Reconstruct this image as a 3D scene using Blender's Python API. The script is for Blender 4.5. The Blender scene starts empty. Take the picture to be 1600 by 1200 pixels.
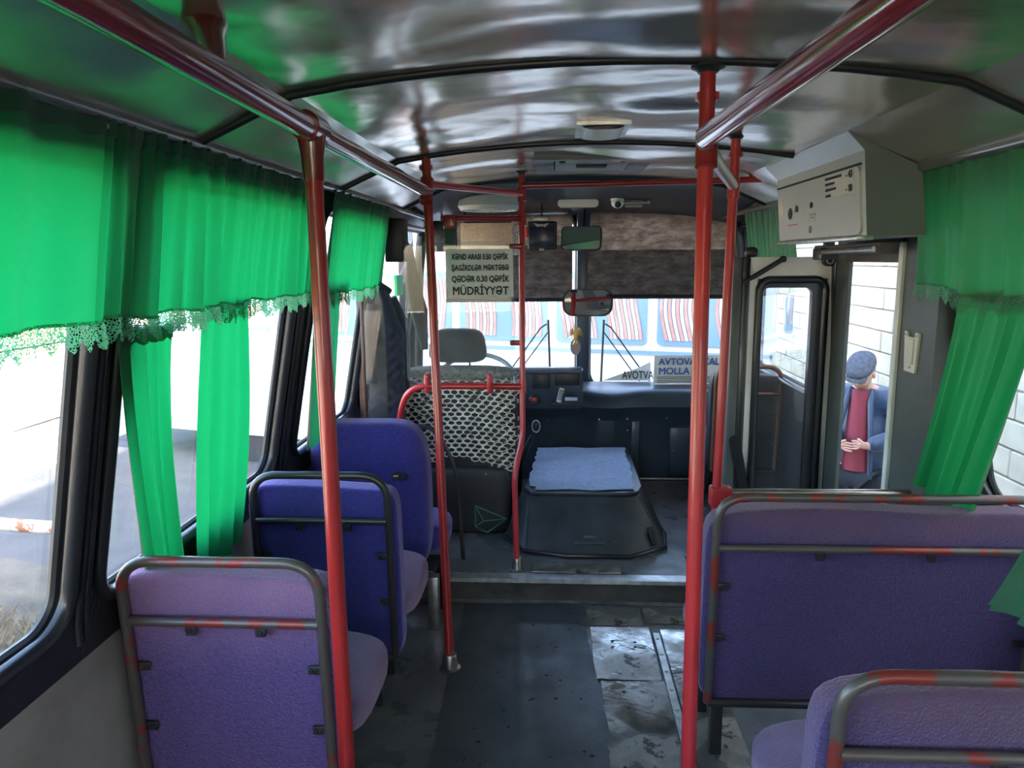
import bpy, bmesh, math, random
from mathutils import Vector, Matrix, noise as mnoise

random.seed(7)
SC = bpy.context.scene
COL = SC.collection

# ------------------------------------------------------------------ camera
PITCH, YAW, ROLL, FPX = math.radians(9.45), math.radians(3.3), math.radians(-0.4), 1170.0
fw = Vector((-math.sin(YAW) * math.cos(PITCH), math.cos(YAW) * math.cos(PITCH), -math.sin(PITCH)))
r0 = Vector((math.cos(YAW), math.sin(YAW), 0))
u0 = r0.cross(fw)
rr = r0 * math.cos(ROLL) + u0 * math.sin(ROLL)
uu = -r0 * math.sin(ROLL) + u0 * math.cos(ROLL)
cam_d = bpy.data.cameras.new('camera')
cam = bpy.data.objects.new('camera', cam_d)
COL.objects.link(cam)
cam.matrix_world = Matrix(((rr.x, uu.x, -fw.x, 0), (rr.y, uu.y, -fw.y, 0), (rr.z, uu.z, -fw.z, 1.51), (0, 0, 0, 1)))
cam_d.sensor_width = 36.0
cam_d.lens = FPX / 1600.0 * 36.0
cam_d.clip_start = 0.02
cam_d.clip_end = 400
SC.camera = cam

# ------------------------------------------------------------------ world, sun, exposure
W = bpy.data.worlds.new('sky'); SC.world = W; W.use_nodes = True
nt = W.node_tree
bg = nt.nodes['Background']
sky = nt.nodes.new('ShaderNodeTexSky')
sky.sky_type = 'NISHITA'
sky.sun_disc = False
sky.sun_elevation = math.radians(33)
sky.sun_rotation = math.radians(120)
sky.air_density = 1.0; sky.dust_density = 3.0; sky.ozone_density = 1.0
nt.links.new(sky.outputs[0], bg.inputs[0])
bg.inputs[1].default_value = 0.50
sun_d = bpy.data.lights.new('sun', 'SUN')
sun_d.energy = 9.0; sun_d.angle = math.radians(0.6); sun_d.color = (1.0, 0.90, 0.74)
sun = bpy.data.objects.new('sun', sun_d); COL.objects.link(sun)
sun.location = (8, -6, 12)
sun.rotation_euler = Vector((-9.3, 4.5, -6.95)).to_track_quat('-Z', 'Y').to_euler()
SC.view_settings.view_transform = 'Standard'
SC.view_settings.look = 'None'
SC.view_settings.gamma = 1.0
SC.view_settings.use_curve_mapping = False
SC.view_settings.exposure = 2.4

# ------------------------------------------------------------------ helpers
def tag(o, label=None, cat=None, group=None, kind=None):
    if label: o['label'] = label
    if cat: o['category'] = cat
    if group: o['group'] = group
    if kind: o['kind'] = kind
    return o

def empty(name, loc, label=None, cat=None, group=None, rz=0.0, kind=None):
    o = bpy.data.objects.new(name, None); COL.objects.link(o)
    o.location = loc; o.rotation_euler = (0, 0, rz); o.empty_display_size = 0.05
    return tag(o, label, cat, group, kind)

def obj(name, bm, mat, parent=None, smooth=True, mods=None, world=True):
    """Link a bmesh as ONE mesh object.  Mesh coordinates are world ones; with a parent the inverse of its
    placement is applied to the mesh."""
    me = bpy.data.meshes.new(name)
    if parent is not None and world:
        bpy.context.view_layer.update()
        p = parent; off = Matrix.Identity(4)
        chain = []
        while p is not None:
            chain.append(p); p = p.parent
        m = Matrix.Identity(4)
        for q in reversed(chain):
            m = m @ (Matrix.Translation(q.location) @ q.rotation_euler.to_matrix().to_4x4())
        bm.transform(m.inverted())
    bmesh.ops.recalc_face_normals(bm, faces=bm.faces)
    bm.to_mesh(me); bm.free()
    if smooth:
        me.polygons.foreach_set('use_smooth', [True] * len(me.polygons))
        try: me.set_sharp_from_angle(angle=math.radians(38))
        except Exception: pass
    mats = mat if isinstance(mat, (list, tuple)) else [mat]
    for m_ in mats: me.materials.append(m_)
    o = bpy.data.objects.new(name, me); COL.objects.link(o)
    if parent is not None: o.parent = parent
    return o

def centre(o, loc=None):
    """Put a top-level mesh's origin at the middle of its base."""
    me = o.data
    xs = [v.co.x for v in me.vertices]; ys = [v.co.y for v in me.vertices]; zs = [v.co.z for v in me.vertices]
    c = Vector(((min(xs) + max(xs)) / 2, (min(ys) + max(ys)) / 2, min(zs)))
    me.transform(Matrix.Translation(-c)); o.location = c
    return o

def bx(bm, x0, x1, y0, y1, z0, z1, bev=0.0, seg=2, mat=None):
    res = bmesh.ops.create_cube(bm, size=1.0)
    vs = res['verts']
    for v in vs:
        v.co = Vector(((x0 + x1) / 2 + v.co.x * (x1 - x0), (y0 + y1) / 2 + v.co.y * (y1 - y0), (z0 + z1) / 2 + v.co.z * (z1 - z0)))
    if mat is not None:
        for v in vs: v.co = mat @ v.co
    if bev > 0:
        es = list({e for v in vs for e in v.link_edges})
        bmesh.ops.bevel(bm, geom=es, offset=bev, segments=seg, affect='EDGES', profile=0.5)
    return bm

def box(x0, x1, y0, y1, z0, z1, bev=0.0, seg=2, mat=None):
    return bx(bmesh.new(), x0, x1, y0, y1, z0, z1, bev, seg, mat)

def fillet(pts, rad, n=6):
    pts = [Vector(p) for p in pts]; out = [pts[0]]
    for i in range(1, len(pts) - 1):
        a, b, c = pts[i - 1], pts[i], pts[i + 1]
        d1 = (a - b); d2 = (c - b); l = min(rad, d1.length * .49, d2.length * .49)
        p1 = b + d1.normalized() * l; p2 = b + d2.normalized() * l
        for k in range(n + 1):
            t = k / n
            out.append(p1 * (1 - t) ** 2 + b * 2 * t * (1 - t) + p2 * t * t)
    out.append(pts[-1]); return out

def tube(bm, pts, r, seg=12, cap=True, closed=False, flat=1.0):
    pts = [Vector(p) for p in pts]; n = len(pts)
    rads = r if isinstance(r, (list, tuple)) else [r] * n
    rings = []; prev = None
    for i, p in enumerate(pts):
        if closed: t = (pts[(i + 1) % n] - pts[i - 1]).normalized()
        elif i == 0: t = (pts[1] - p).normalized()
        elif i == n - 1: t = (p - pts[-2]).normalized()
        else: t = ((pts[i + 1] - p).normalized() + (p - pts[i - 1]).normalized()).normalized()
        if prev is None:
            up = Vector((0, 0, 1)) if abs(t.z) < .9 else Vector((0, 1, 0))
            a = t.cross(up).normalized()
        else:
            a = (prev - t * prev.dot(t)).normalized()
        prev = a; b = t.cross(a)
        rings.append([bm.verts.new(p + (a * math.cos(2 * math.pi * k / seg) + b * flat * math.sin(2 * math.pi * k / seg)) * rads[i]) for k in range(seg)])
    m = n if closed else n - 1
    for i in range(m):
        A, B = rings[i], rings[(i + 1) % n]
        for k in range(seg):
            bm.faces.new((A[k], A[(k + 1) % seg], B[(k + 1) % seg], B[k]))
    if cap and not closed:
        bm.faces.new(rings[0][::-1]); bm.faces.new(rings[-1])
    return bm

def lathe(bm, prof, c, axis=(0, 0, 1), seg=20):
    """prof: list of (radius, height) along axis starting at c"""
    ax = Vector(axis).normalized()
    up = Vector((0, 0, 1)) if abs(ax.z) < .9 else Vector((1, 0, 0))
    a = ax.cross(up).normalized(); b = ax.cross(a)
    c = Vector(c); rings = []
    for (r, h) in prof:
        if r < 1e-6: rings.append([bm.verts.new(c + ax * h)])
        else: rings.append([bm.verts.new(c + ax * h + (a * math.cos(2 * math.pi * k / seg) + b * math.sin(2 * math.pi * k / seg)) * r) for k in range(seg)])
    for A, B in zip(rings, rings[1:]):
        for k in range(seg):
            k2 = (k + 1) % seg
            if len(A) == 1 and len(B) == 1: continue
            if len(A) == 1: bm.faces.new((A[0], B[k2], B[k]))
            elif len(B) == 1: bm.faces.new((A[k], A[k2], B[0]))
            else: bm.faces.new((A[k], A[k2], B[k2], B[k]))
    if len(rings[0]) > 1: bm.faces.new(rings[0][::-1])
    if len(rings[-1]) > 1: bm.faces.new(rings[-1])
    return bm

def grid(bm, nu, nv, f):
    vs = [[bm.verts.new(f(i / nu, j / nv)) for j in range(nv + 1)] for i in range(nu + 1)]
    for i in range(nu):
        for j in range(nv):
            bm.faces.new((vs[i][j], vs[i + 1][j], vs[i + 1][j + 1], vs[i][j + 1]))
    return vs

def prism(bm, pts, d):
    """closed prism: polygon pts (3-D, coplanar) pushed along vector d"""
    d = Vector(d)
    A = [bm.verts.new(Vector(p)) for p in pts]; B = [bm.verts.new(Vector(p) + d) for p in pts]
    n = len(A)
    bm.faces.new(A[::-1]); bm.faces.new(B)
    for i in range(n): bm.faces.new((A[i], A[(i + 1) % n], B[(i + 1) % n], B[i]))
    return bm

def pillow(bm, c, a, b, h, n=5.0, res=10, M=None, warp=None):
    """a rounded-box cushion (superellipsoid), half sizes a,b,h"""
    N = res + 1; tbl = {}
    def gv(i, j, k):
        if (i, j, k) not in tbl: tbl[(i, j, k)] = bm.verts.new((2 * i / N - 1, 2 * j / N - 1, 2 * k / N - 1))
        return tbl[(i, j, k)]
    for a_ in range(N):
        for b_ in range(N):
            for e_ in (0, N):
                bm.faces.new((gv(a_, b_, e_), gv(a_ + 1, b_, e_), gv(a_ + 1, b_ + 1, e_), gv(a_, b_ + 1, e_)))
                bm.faces.new((gv(a_, e_, b_), gv(a_ + 1, e_, b_), gv(a_ + 1, e_, b_ + 1), gv(a_, e_, b_ + 1)))
                bm.faces.new((gv(e_, a_, b_), gv(e_, a_ + 1, b_), gv(e_, a_ + 1, b_ + 1), gv(e_, a_, b_ + 1)))
    vs = list(tbl.values())
    for v in vs:
        p = v.co.copy()
        # concentrate points towards the edges
        p = Vector([math.sin(q * math.pi / 2) * .35 + q * .65 for q in p])
        k = (abs(p.x) ** n + abs(p.y) ** n + abs(p.z) ** n) ** (1 / n)
        p = p / k
        q = Vector((p.x * a, p.y * b, p.z * h))
        if warp: q = warp(q)
        if M: q = M @ q
        v.co = Vector(c) + q
    return bm

def rrect(y0, y1, z0, z1, r, n=6):
    pts = []
    for (cy, cz, a0) in ((y1 - r, z1 - r, 0), (y0 + r, z1 - r, 90), (y0 + r, z0 + r, 180), (y1 - r, z0 + r, 270)):
        for k in range(n + 1):
            a = math.radians(a0 + 90 * k / n)
            pts.append((cy + r * math.cos(a), cz + r * math.sin(a)))
    return pts

def holed(bm, outer, hole, pmap, depth=None):
    """ring of faces between rectangle `outer`=(u0,u1,v0,v1) and loop `hole` ((u,v) points); pmap (u,v)->3-D"""
    u0_, u1_, v0, v1 = outer
    cu = sum(p[0] for p in hole) / len(hole); cv = sum(p[1] for p in hole) / len(hole)
    inn = [bm.verts.new(pmap(*p)) for p in hole]
    out = []; uvo = []
    hu = [p[0] for p in hole]; hv = [p[1] for p in hole]
    a0, a1, b0, b1 = min(hu), max(hu), min(hv), max(hv)
    for (u, v) in hole:
        # map hole bbox point to outer border
        s = (u - (a0 + a1) / 2) / ((a1 - a0) / 2); t = (v - (b0 + b1) / 2) / ((b1 - b0) / 2)
        k = 1 / max(abs(s), abs(t)); s *= k; t *= k
        uvo.append([(u0_ + u1_) / 2 + s * (u1_ - u0_) / 2, (v0 + v1) / 2 + t * (v1 - v0) / 2])
    for c in ((u0_, v0), (u0_, v1), (u1_, v0), (u1_, v1)):      # keep the rectangle's own corners
        q = min(uvo, key=lambda p: abs(p[0] - c[0]) + abs(p[1] - c[1])); q[0], q[1] = c
    out = [bm.verts.new(pmap(*p)) for p in uvo]
    n = len(hole)
    for i in range(n):
        j = (i + 1) % n
        bm.faces.new((inn[i], inn[j], out[j], out[i]))
    return inn

_tc = {}
def text(body, size, mat, parent, origin, right, up, align='CENTER', off=0.0, ext=0.0004, bold=0.0, xs=1.0, mirror=False):
    cu = bpy.data.curves.new('lettering', 'FONT'); cu.body = body; cu.size = size; cu.align_x = align; cu.align_y = 'CENTER'
    cu.extrude = ext; cu.bevel_depth = bold; cu.bevel_resolution = 0; cu.resolution_u = 3
    o = bpy.data.objects.new('lettering', cu); COL.objects.link(o)
    dg = bpy.context.evaluated_depsgraph_get()
    me = bpy.data.meshes.new_from_object(o.evaluated_get(dg)); COL.objects.unlink(o); bpy.data.objects.remove(o)
    bm = bmesh.new(); bm.from_mesh(me); bpy.data.meshes.remove(me)
    R = Vector(right).normalized(); U = Vector(up).normalized(); N = R.cross(U)
    for v in bm.verts:
        x = -v.co.x if mirror else v.co.x
        v.co = Vector(origin) + R * x * xs + U * v.co.y + N * (v.co.z + off)
    return obj('lettering', bm, mat, parent, smooth=False)

# ------------------------------------------------------------------ materials
MATS = {}
def mat(name, col, rough=.5, metal=0.0, coat=0.0, sheen=0.0, sheen_tint=None, spec=.5, bump=None, var=None, wear=None, rvar=None, trans=0.0, bumpdist=.002, stripe=None):
    """bump=(scale,strength)  var=(scale,amount)  wear=(colour,scale,threshold,rough)  rvar=(scale,lo,hi)"""
    m = bpy.data.materials.new(name); m.use_nodes = True; n = m.node_tree.nodes; l = m.node_tree.links
    p = n['Principled BSDF']
    p.inputs['Base Color'].default_value = (*col, 1); p.inputs['Roughness'].default_value = rough
    p.inputs['Metallic'].default_value = metal; p.inputs['Coat Weight'].default_value = coat
    p.inputs['Coat Roughness'].default_value = .08
    p.inputs['Specular IOR Level'].default_value = spec
    p.inputs['Sheen Weight'].default_value = sheen
    if sheen_tint: p.inputs['Sheen Tint'].default_value = (*sheen_tint, 1)
    tc = n.new('ShaderNodeTexCoord')
    csock = None
    def noise_(scale, detail=4, rough_=.6, stretch=None):
        t = n.new('ShaderNodeTexNoise'); t.inputs['Scale'].default_value = scale; t.inputs['Detail'].default_value = detail
        t.inputs['Roughness'].default_value = rough_
        if stretch:
            mp = n.new('ShaderNodeMapping'); mp.inputs['Scale'].default_value = stretch
            l.new(tc.outputs['Object'], mp.inputs[0]); l.new(mp.outputs[0], t.inputs['Vector'])
        else: l.new(tc.outputs['Object'], t.inputs['Vector'])
        return t
    if var:
        t = noise_(var[0]); r = n.new('ShaderNodeMapRange')
        r.inputs[1].default_value = .3; r.inputs[2].default_value = .7
        r.inputs[3].default_value = 1 - var[1]; r.inputs[4].default_value = 1 + var[1]
        l.new(t.outputs[0], r.inputs[0])
        mx = n.new('ShaderNodeMix'); mx.data_type = 'RGBA'; mx.blend_type = 'MULTIPLY'; mx.inputs[0].default_value = 1
        mx.inputs[6].default_value = (*col, 1)
        l.new(r.outputs[0], mx.inputs[7]); csock = mx.outputs[2]
    if wear:
        t = noise_(wear[1], 6, .65); cr = n.new('ShaderNodeValToRGB')
        cr.color_ramp.elements[0].position = wear[2]; cr.color_ramp.elements[1].position = min(1, wear[2] + .03)
        l.new(t.outputs[0], cr.inputs[0])
        mx = n.new('ShaderNodeMix'); mx.data_type = 'RGBA'
        l.new(cr.outputs[0], mx.inputs[0])
        if csock: l.new(csock, mx.inputs[6])
        else: mx.inputs[6].default_value = (*col, 1)
        mx.inputs[7].default_value = (*wear[0], 1); csock = mx.outputs[2]
        mr = n.new('ShaderNodeMix'); l.new(cr.outputs[0], mr.inputs[0])
        mr.inputs[2].default_value = rough; mr.inputs[3].default_value = wear[3]
        l.new(mr.outputs[0], p.inputs['Roughness'])
    if rvar:
        t = noise_(rvar[0], 3); r = n.new('ShaderNodeMapRange')
        r.inputs[1].default_value = .4; r.inputs[2].default_value = .62
        r.inputs[3].default_value = rvar[1]; r.inputs[4].default_value = rvar[2]
        l.new(t.outputs[0], r.inputs[0]); l.new(r.outputs[0], p.inputs['Roughness'])
    if csock: l.new(csock, p.inputs['Base Color'])
    if bump:
        t = noise_(bump[0], 3); b = n.new('ShaderNodeBump'); b.inputs['Strength'].default_value = bump[1]; b.inputs['Distance'].default_value = bumpdist
        l.new(t.outputs[0], b.inputs['Height']); l.new(b.outputs[0], p.inputs['Normal'])
    MATS[name] = m
    return m

def cloth_mat(name, col, tcol, tr=.5, lace=False, rough=.8):
    m = bpy.data.materials.new(name); m.use_nodes = True; n = m.node_tree.nodes; l = m.node_tree.links
    n.remove(n['Principled BSDF']); out = n['Material Output']
    d = n.new('ShaderNodeBsdfPrincipled'); d.inputs['Roughness'].default_value = .45; d.inputs['Sheen Weight'].default_value = .25
    t = n.new('ShaderNodeBsdfTranslucent'); mx = n.new('ShaderNodeMixShader'); mx.inputs[0].default_value = tr
    d.inputs['Base Color'].default_value = (*col, 1); t.inputs[0].default_value = (*tcol, 1)
    tc = n.new('ShaderNodeTexCoord')
    wv = n.new('ShaderNodeTexNoise'); wv.inputs['Scale'].default_value = 40; mp = n.new('ShaderNodeMapping'); mp.inputs['Scale'].default_value = (1, 1, 14)
    l.new(tc.outputs['Object'], mp.inputs[0]); l.new(mp.outputs[0], wv.inputs['Vector'])
    b = n.new('ShaderNodeBump'); b.inputs['Strength'].default_value = .25; b.inputs['Distance'].default_value = .001
    l.new(wv.outputs[0], b.inputs['Height']); l.new(b.outputs[0], d.inputs['Normal'])
    l.new(d.outputs[0], mx.inputs[1]); l.new(t.outputs[0], mx.inputs[2])
    last = mx
    if lace:
        v = n.new('ShaderNodeTexVoronoi'); v.feature = 'DISTANCE_TO_EDGE'; v.inputs['Scale'].default_value = 190
        l.new(tc.outputs['Object'], v.inputs['Vector'])
        g = n.new('ShaderNodeMath'); g.operation = 'GREATER_THAN'; g.inputs[1].default_value = .16
        l.new(v.outputs['Distance'], g.inputs[0])
        tp = n.new('ShaderNodeBsdfTransparent'); m2 = n.new('ShaderNodeMixShader')
        l.new(g.outputs[0], m2.inputs[0]); l.new(mx.outputs[0], m2.inputs[1]); l.new(tp.outputs[0], m2.inputs[2]); last = m2
    l.new(last.outputs[0], out.inputs[0])
    return m

def glass_mat(name, tint=(1, 1, 1), refl=1.0, dirt=0.0, rough=.0):
    m = bpy.data.materials.new(name); m.use_nodes = True; n = m.node_tree.nodes; l = m.node_tree.links
    n.remove(n['Principled BSDF']); out = n['Material Output']
    tp = n.new('ShaderNodeBsdfTransparent'); tp.inputs[0].default_value = (*tint, 1)
    g = n.new('ShaderNodeBsdfGlossy'); g.inputs['Roughness'].default_value = rough
    fr = n.new('ShaderNodeFresnel'); fr.inputs[0].default_value = 1.45
    mu = n.new('ShaderNodeMath'); mu.operation = 'MULTIPLY'; mu.inputs[1].default_value = refl
    l.new(fr.outputs[0], mu.inputs[0])
    mx = n.new('ShaderNodeMixShader'); l.new(mu.outputs[0], mx.inputs[0]); l.new(tp.outputs[0], mx.inputs[1]); l.new(g.outputs[0], mx.inputs[2])
    last = mx
    if dirt > 0:
        df = n.new('ShaderNodeBsdfDiffuse'); df.inputs[0].default_value = (.7, .72, .7, 1)
        tr = n.new('ShaderNodeBsdfTranslucent'); tr.inputs[0].default_value = (.75, .75, .72, 1)
        ad = n.new('ShaderNodeMixShader'); ad.inputs[0].default_value = .5
        l.new(df.outputs[0], ad.inputs[1]); l.new(tr.outputs[0], ad.inputs[2])
        nz = n.new('ShaderNodeTexNoise'); nz.inputs['Scale'].default_value = 7; nz.inputs['Detail'].default_value = 6
        tc = n.new('ShaderNodeTexCoord'); l.new(tc.outputs['Object'], nz.inputs['Vector'])
        mr = n.new('ShaderNodeMapRange'); mr.inputs[1].default_value = .3; mr.inputs[2].default_value = .75
        mr.inputs[3].default_value = dirt * .3; mr.inputs[4].default_value = dirt
        l.new(nz.outputs[0], mr.inputs[0])
        m3 = n.new('ShaderNodeMixShader'); l.new(mr.outputs[0], m3.inputs[0]); l.new(mx.outputs[0], m3.inputs[1]); l.new(ad.outputs[0], m3.inputs[2]); last = m3
    l.new(last.outputs[0], out.inputs[0])
    return m

RED = mat('red_paint', (.36, .018, .018), .28, coat=.5, var=(3, .18), wear=((.13, .07, .06), 26, .70, .5), bump=(90, .15))
REDB = mat('bright_red_paint', (.52, .03, .035), .33, coat=.35, var=(4, .12), wear=((.12, .06, .06), 30, .72, .5), bump=(90, .15))
RAIL = mat('dark_red_gloss_rail', (.20, .014, .020), .16, coat=.9, var=(3, .2), bump=(60, .05))
WORN = mat('worn_rail_paint', (.10, .085, .08), .38, metal=.25, coat=.2, wear=((.24, .035, .028), 9, .53, .4), bump=(120, .15))
WORNR = mat('worn_rail_red_side', (.40, .055, .035), .36, metal=.1, coat=.3, wear=((.09, .075, .07), 15, .52, .4), bump=(120, .15))
BLKTUBE = mat('black_frame_tube', (.035, .033, .035), .36, metal=.3, coat=.2, wear=((.22, .05, .04), 18, .66, .4), bump=(120, .15))
STEEL = mat('bare_steel_tube', (.42, .38, .35), .3, metal=.9, var=(30, .2))
PLUSH = mat('purple_blue_plush', (.088, .060, .20), .92, sheen=.7, sheen_tint=(.90, .62, .80), var=(130, .32), bump=(170, 1.0), bumpdist=.005, spec=.1)
PLUSHP = mat('faded_mauve_plush', (.20, .115, .28), .92, sheen=.8, sheen_tint=(.95, .75, .85), var=(12, .22), bump=(330, 1.0), bumpdist=.005, spec=.1)
PLUSHB = mat('royal_blue_plush', (.040, .038, .23), .9, sheen=.8, sheen_tint=(.7, .55, .9), var=(120, .25), bump=(170, .9), bumpdist=.004, spec=.1)
PLUSHD = mat('dull_indigo_plush', (.062, .046, .145), .93, sheen=.7, sheen_tint=(.85, .6, .7), var=(130, .28), bump=(170, .9), bumpdist=.005, spec=.1)
def highlighted(name, src, top, z0=.72):  # copy of src with a light highlight painted in towards the top
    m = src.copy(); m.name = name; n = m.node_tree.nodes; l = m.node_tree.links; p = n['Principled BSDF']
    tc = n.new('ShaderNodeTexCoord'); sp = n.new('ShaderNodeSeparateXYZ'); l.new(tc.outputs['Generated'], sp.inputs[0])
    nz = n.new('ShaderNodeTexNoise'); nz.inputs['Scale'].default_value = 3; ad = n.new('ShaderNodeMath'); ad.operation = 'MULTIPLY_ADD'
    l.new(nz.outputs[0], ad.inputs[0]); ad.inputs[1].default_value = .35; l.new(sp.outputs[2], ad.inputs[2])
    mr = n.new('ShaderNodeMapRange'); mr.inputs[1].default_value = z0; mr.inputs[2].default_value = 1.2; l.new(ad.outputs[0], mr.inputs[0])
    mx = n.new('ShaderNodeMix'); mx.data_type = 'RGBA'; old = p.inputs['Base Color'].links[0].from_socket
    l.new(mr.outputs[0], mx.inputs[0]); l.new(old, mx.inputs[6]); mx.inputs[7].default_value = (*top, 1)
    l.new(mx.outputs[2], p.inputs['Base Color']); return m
PLUSHF = highlighted('mauve_highlight_plush', PLUSH, (.24, .135, .25))  # pinkish light on the pile, painted into the upper backrest colour
PLUSHE = highlighted('brown_highlight_plush', PLUSHD, (.125, .075, .125), 1.0)  # weaker highlight painted along the top edge of the benches
CEIL = mat('glossy_ceiling_sheet', (.62, .55, .46), .21, metal=.85, bump=(3.5, .35), bumpdist=.015)
COVE = mat('glossy_cove_sheet', (.58, .53, .46), .27, metal=.8, var=(1, .05), bump=(5, .25), bumpdist=.01)
RIBM = mat('black_ceiling_rib', (.012, .012, .013), .4)
RAILG = mat('grey_cove_trim', (.20, .20, .19), .25, metal=.7, bump=(10, .1))
BLACKR = mat('black_rubber', (.014, .016, .020), .32, bump=(30, .15), coat=.25)
PILLAR = mat('black_pillar_vinyl', (.022, .023, .026), .45, bump=(60, .3), var=(6, .3))
PANEL = mat('grimy_grey_wall_panel', (.34, .31, .28), .6, var=(3, .3), wear=((.09, .055, .045), 6, .66, .7), bump=(200, .2))
POSTG = mat('dark_grey_green_post', (.075, .085, .078), .45, var=(5, .2), bump=(50, .1))
FLOORM = mat('worn_dark_floor_lino', (.115, .12, .13), .4, var=(7, .3), wear=((.16, .15, .135), 5, .60, .3), rvar=(4, .22, .55), bump=(40, .4))
MATM = mat('black_rubber_aisle_mat', (.050, .056, .066), .42, var=(5, .25), rvar=(3, .28, .6), bump=(160, .5))
PLATE = mat('scuffed_aluminium_plate', (.32, .30, .27), .35, metal=.6, var=(7, .45), wear=((.09, .08, .07), 6, .58, .5), rvar=(4, .10, .45), bump=(14, .5), bumpdist=.004)
TRIMAL = mat('scratched_aluminium_trim', (.50, .50, .48), .35, metal=.8, var=(20, .35), bump=(80, .4))
RISER = mat('dirty_step_riser', (.06, .052, .046), .6, var=(12, .5), bump=(50, .4))
DASH = mat('dark_slate_dashboard', (.038, .052, .072), .36, var=(5, .2), bump=(220, .25), coat=.15)
ENG = mat('black_engine_cover_vinyl', (.038, .046, .055), .40, var=(8, .35), wear=((.13, .15, .16), 11, .68, .5), bump=(60, .4))
DENIM = mat('pale_blue_denim', (.36, .45, .68), .95, var=(60, .18), bump=(500, .8))
BLKPL = mat('black_plastic', (.018, .019, .021), .4, bump=(100, .15))
DARKV = mat('dark_vinyl_seat', (.024, .025, .030), .5, bump=(150, .3), var=(7, .2))
HEADF = mat('grey_headrest_cloth', (.026, .022, .025), .9, sheen=.4, bump=(300, .6))
NETM = mat('cream_net_cord', (.85, .78, .65), .8, var=(30, .2), bump=(300, .5))
BOXM = mat('painted_grey_locker', (.46, .47, .44), .38, metal=.15, var=(3, .05))
BOXF = mat('brushed_locker_door', (.56, .54, .50), .30, metal=.3, var=(3, .05))
BOXE = mat('greenish_locker_end', (.14, .165, .15), .5, var=(3, .12), wear=((.06, .06, .06), 20, .76, .5))
WHITEP = mat('white_door_paint', (.78, .76, .71), .35, var=(5, .12), coat=.2)
CREAMP = mat('cream_plastic', (.72, .68, .58), .4, var=(9, .06))
WHITEC = mat('white_plastic', (.75, .75, .72), .35)
BLINDM = mat('brown_roller_blind', (.085, .062, .055), .75, var=(9, .25))
PAPER = mat('white_paper_sheet', (.78, .77, .74), .8)
INK = mat('black_ink', (.015, .015, .018), .7)
BLUEINK = mat('blue_ink', (.05, .10, .42), .7)
NAVY = mat('navy_quilted_cloth', (.018, .028, .062), .62, sheen=.4, bump=(60, .3))
BROWNP = mat('brown_lacquered_post', (.10, .050, .035), .35, var=(12, .3))
GOLD = mat('gold_ornament', (.62, .38, .14), .35, metal=.5)
CHROME = mat('mirror_glass_silver', (.92, .92, .92), .015, metal=1.0)
LAMPG = mat('ribbed_lamp_lens', (.80, .68, .50), .3, bump=(80, .4))
GREENP = mat('bright_green_plastic', (.04, .75, .22), .5)
GREENPIPE = mat('dark_green_piping', (.06, .26, .15), .6)
REDPL = mat('red_plastic', (.7, .03, .02), .4)
GRND = mat('pale_dry_ground', (.46, .40, .31), .95, var=(1.6, .3), bump=(30, .6), bumpdist=.03)
ASPH = mat('grey_yard_asphalt', (.062, .062, .066), .9, var=(3, .2), bump=(60, .5), bumpdist=.01)
GRASS = mat('dry_straw_grass', (.17, .14, .085), .9, var=(8, .35))
RUST = mat('rusty_white_pipe', (.58, .52, .46), .6, wear=((.28, .10, .05), 9, .50, .8), bump=(60, .4))
BLOCK = mat('pale_limestone_block', (.66, .58, .44), .9, var=(6, .12), bump=(60, .5))
MORTAR = mat('grey_mortar', (.54, .47, .37), .95, bump=(60, .4))
STONE = mat('brown_yard_wall', (.34, .25, .20), .9, var=(4, .2), bump=(30, .5))
BUSW = mat('white_bus_paint', (.82, .83, .85), .25, coat=.5)
BUSG = mat('blue_tinted_bus_window', (.22, .34, .43), .12, coat=.3)
CURTR = mat('coral_striped_curtain', (.62, .29, .23), .8, var=(4, .3))
CURTW = mat('cream_striped_curtain', (.72, .66, .58), .8)
SKIN = mat('skin', (.56, .31, .22), .5, var=(20, .08))
JACKET = mat('blue_bomber_jacket', (.018, .042, .085), .5, sheen=.3, bump=(20, .5), bumpdist=.01)
SWEAT = mat('rose_red_jumper', (.25, .04, .055), .9, bump=(200, .4))
TROUS = mat('charcoal_trousers', (.014, .017, .024), .85, bump=(40, .3))
CAPM = mat('grey_checked_cap_cloth', (.07, .075, .09), .9, var=(40, .35))
SHOE = mat('black_shoe_leather', (.02, .018, .016), .4)
HAIRG = mat('short_grey_hair', (.22, .20, .19), .9)
LEVER = mat('black_lever', (.015, .015, .016), .35, coat=.3)

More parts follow.
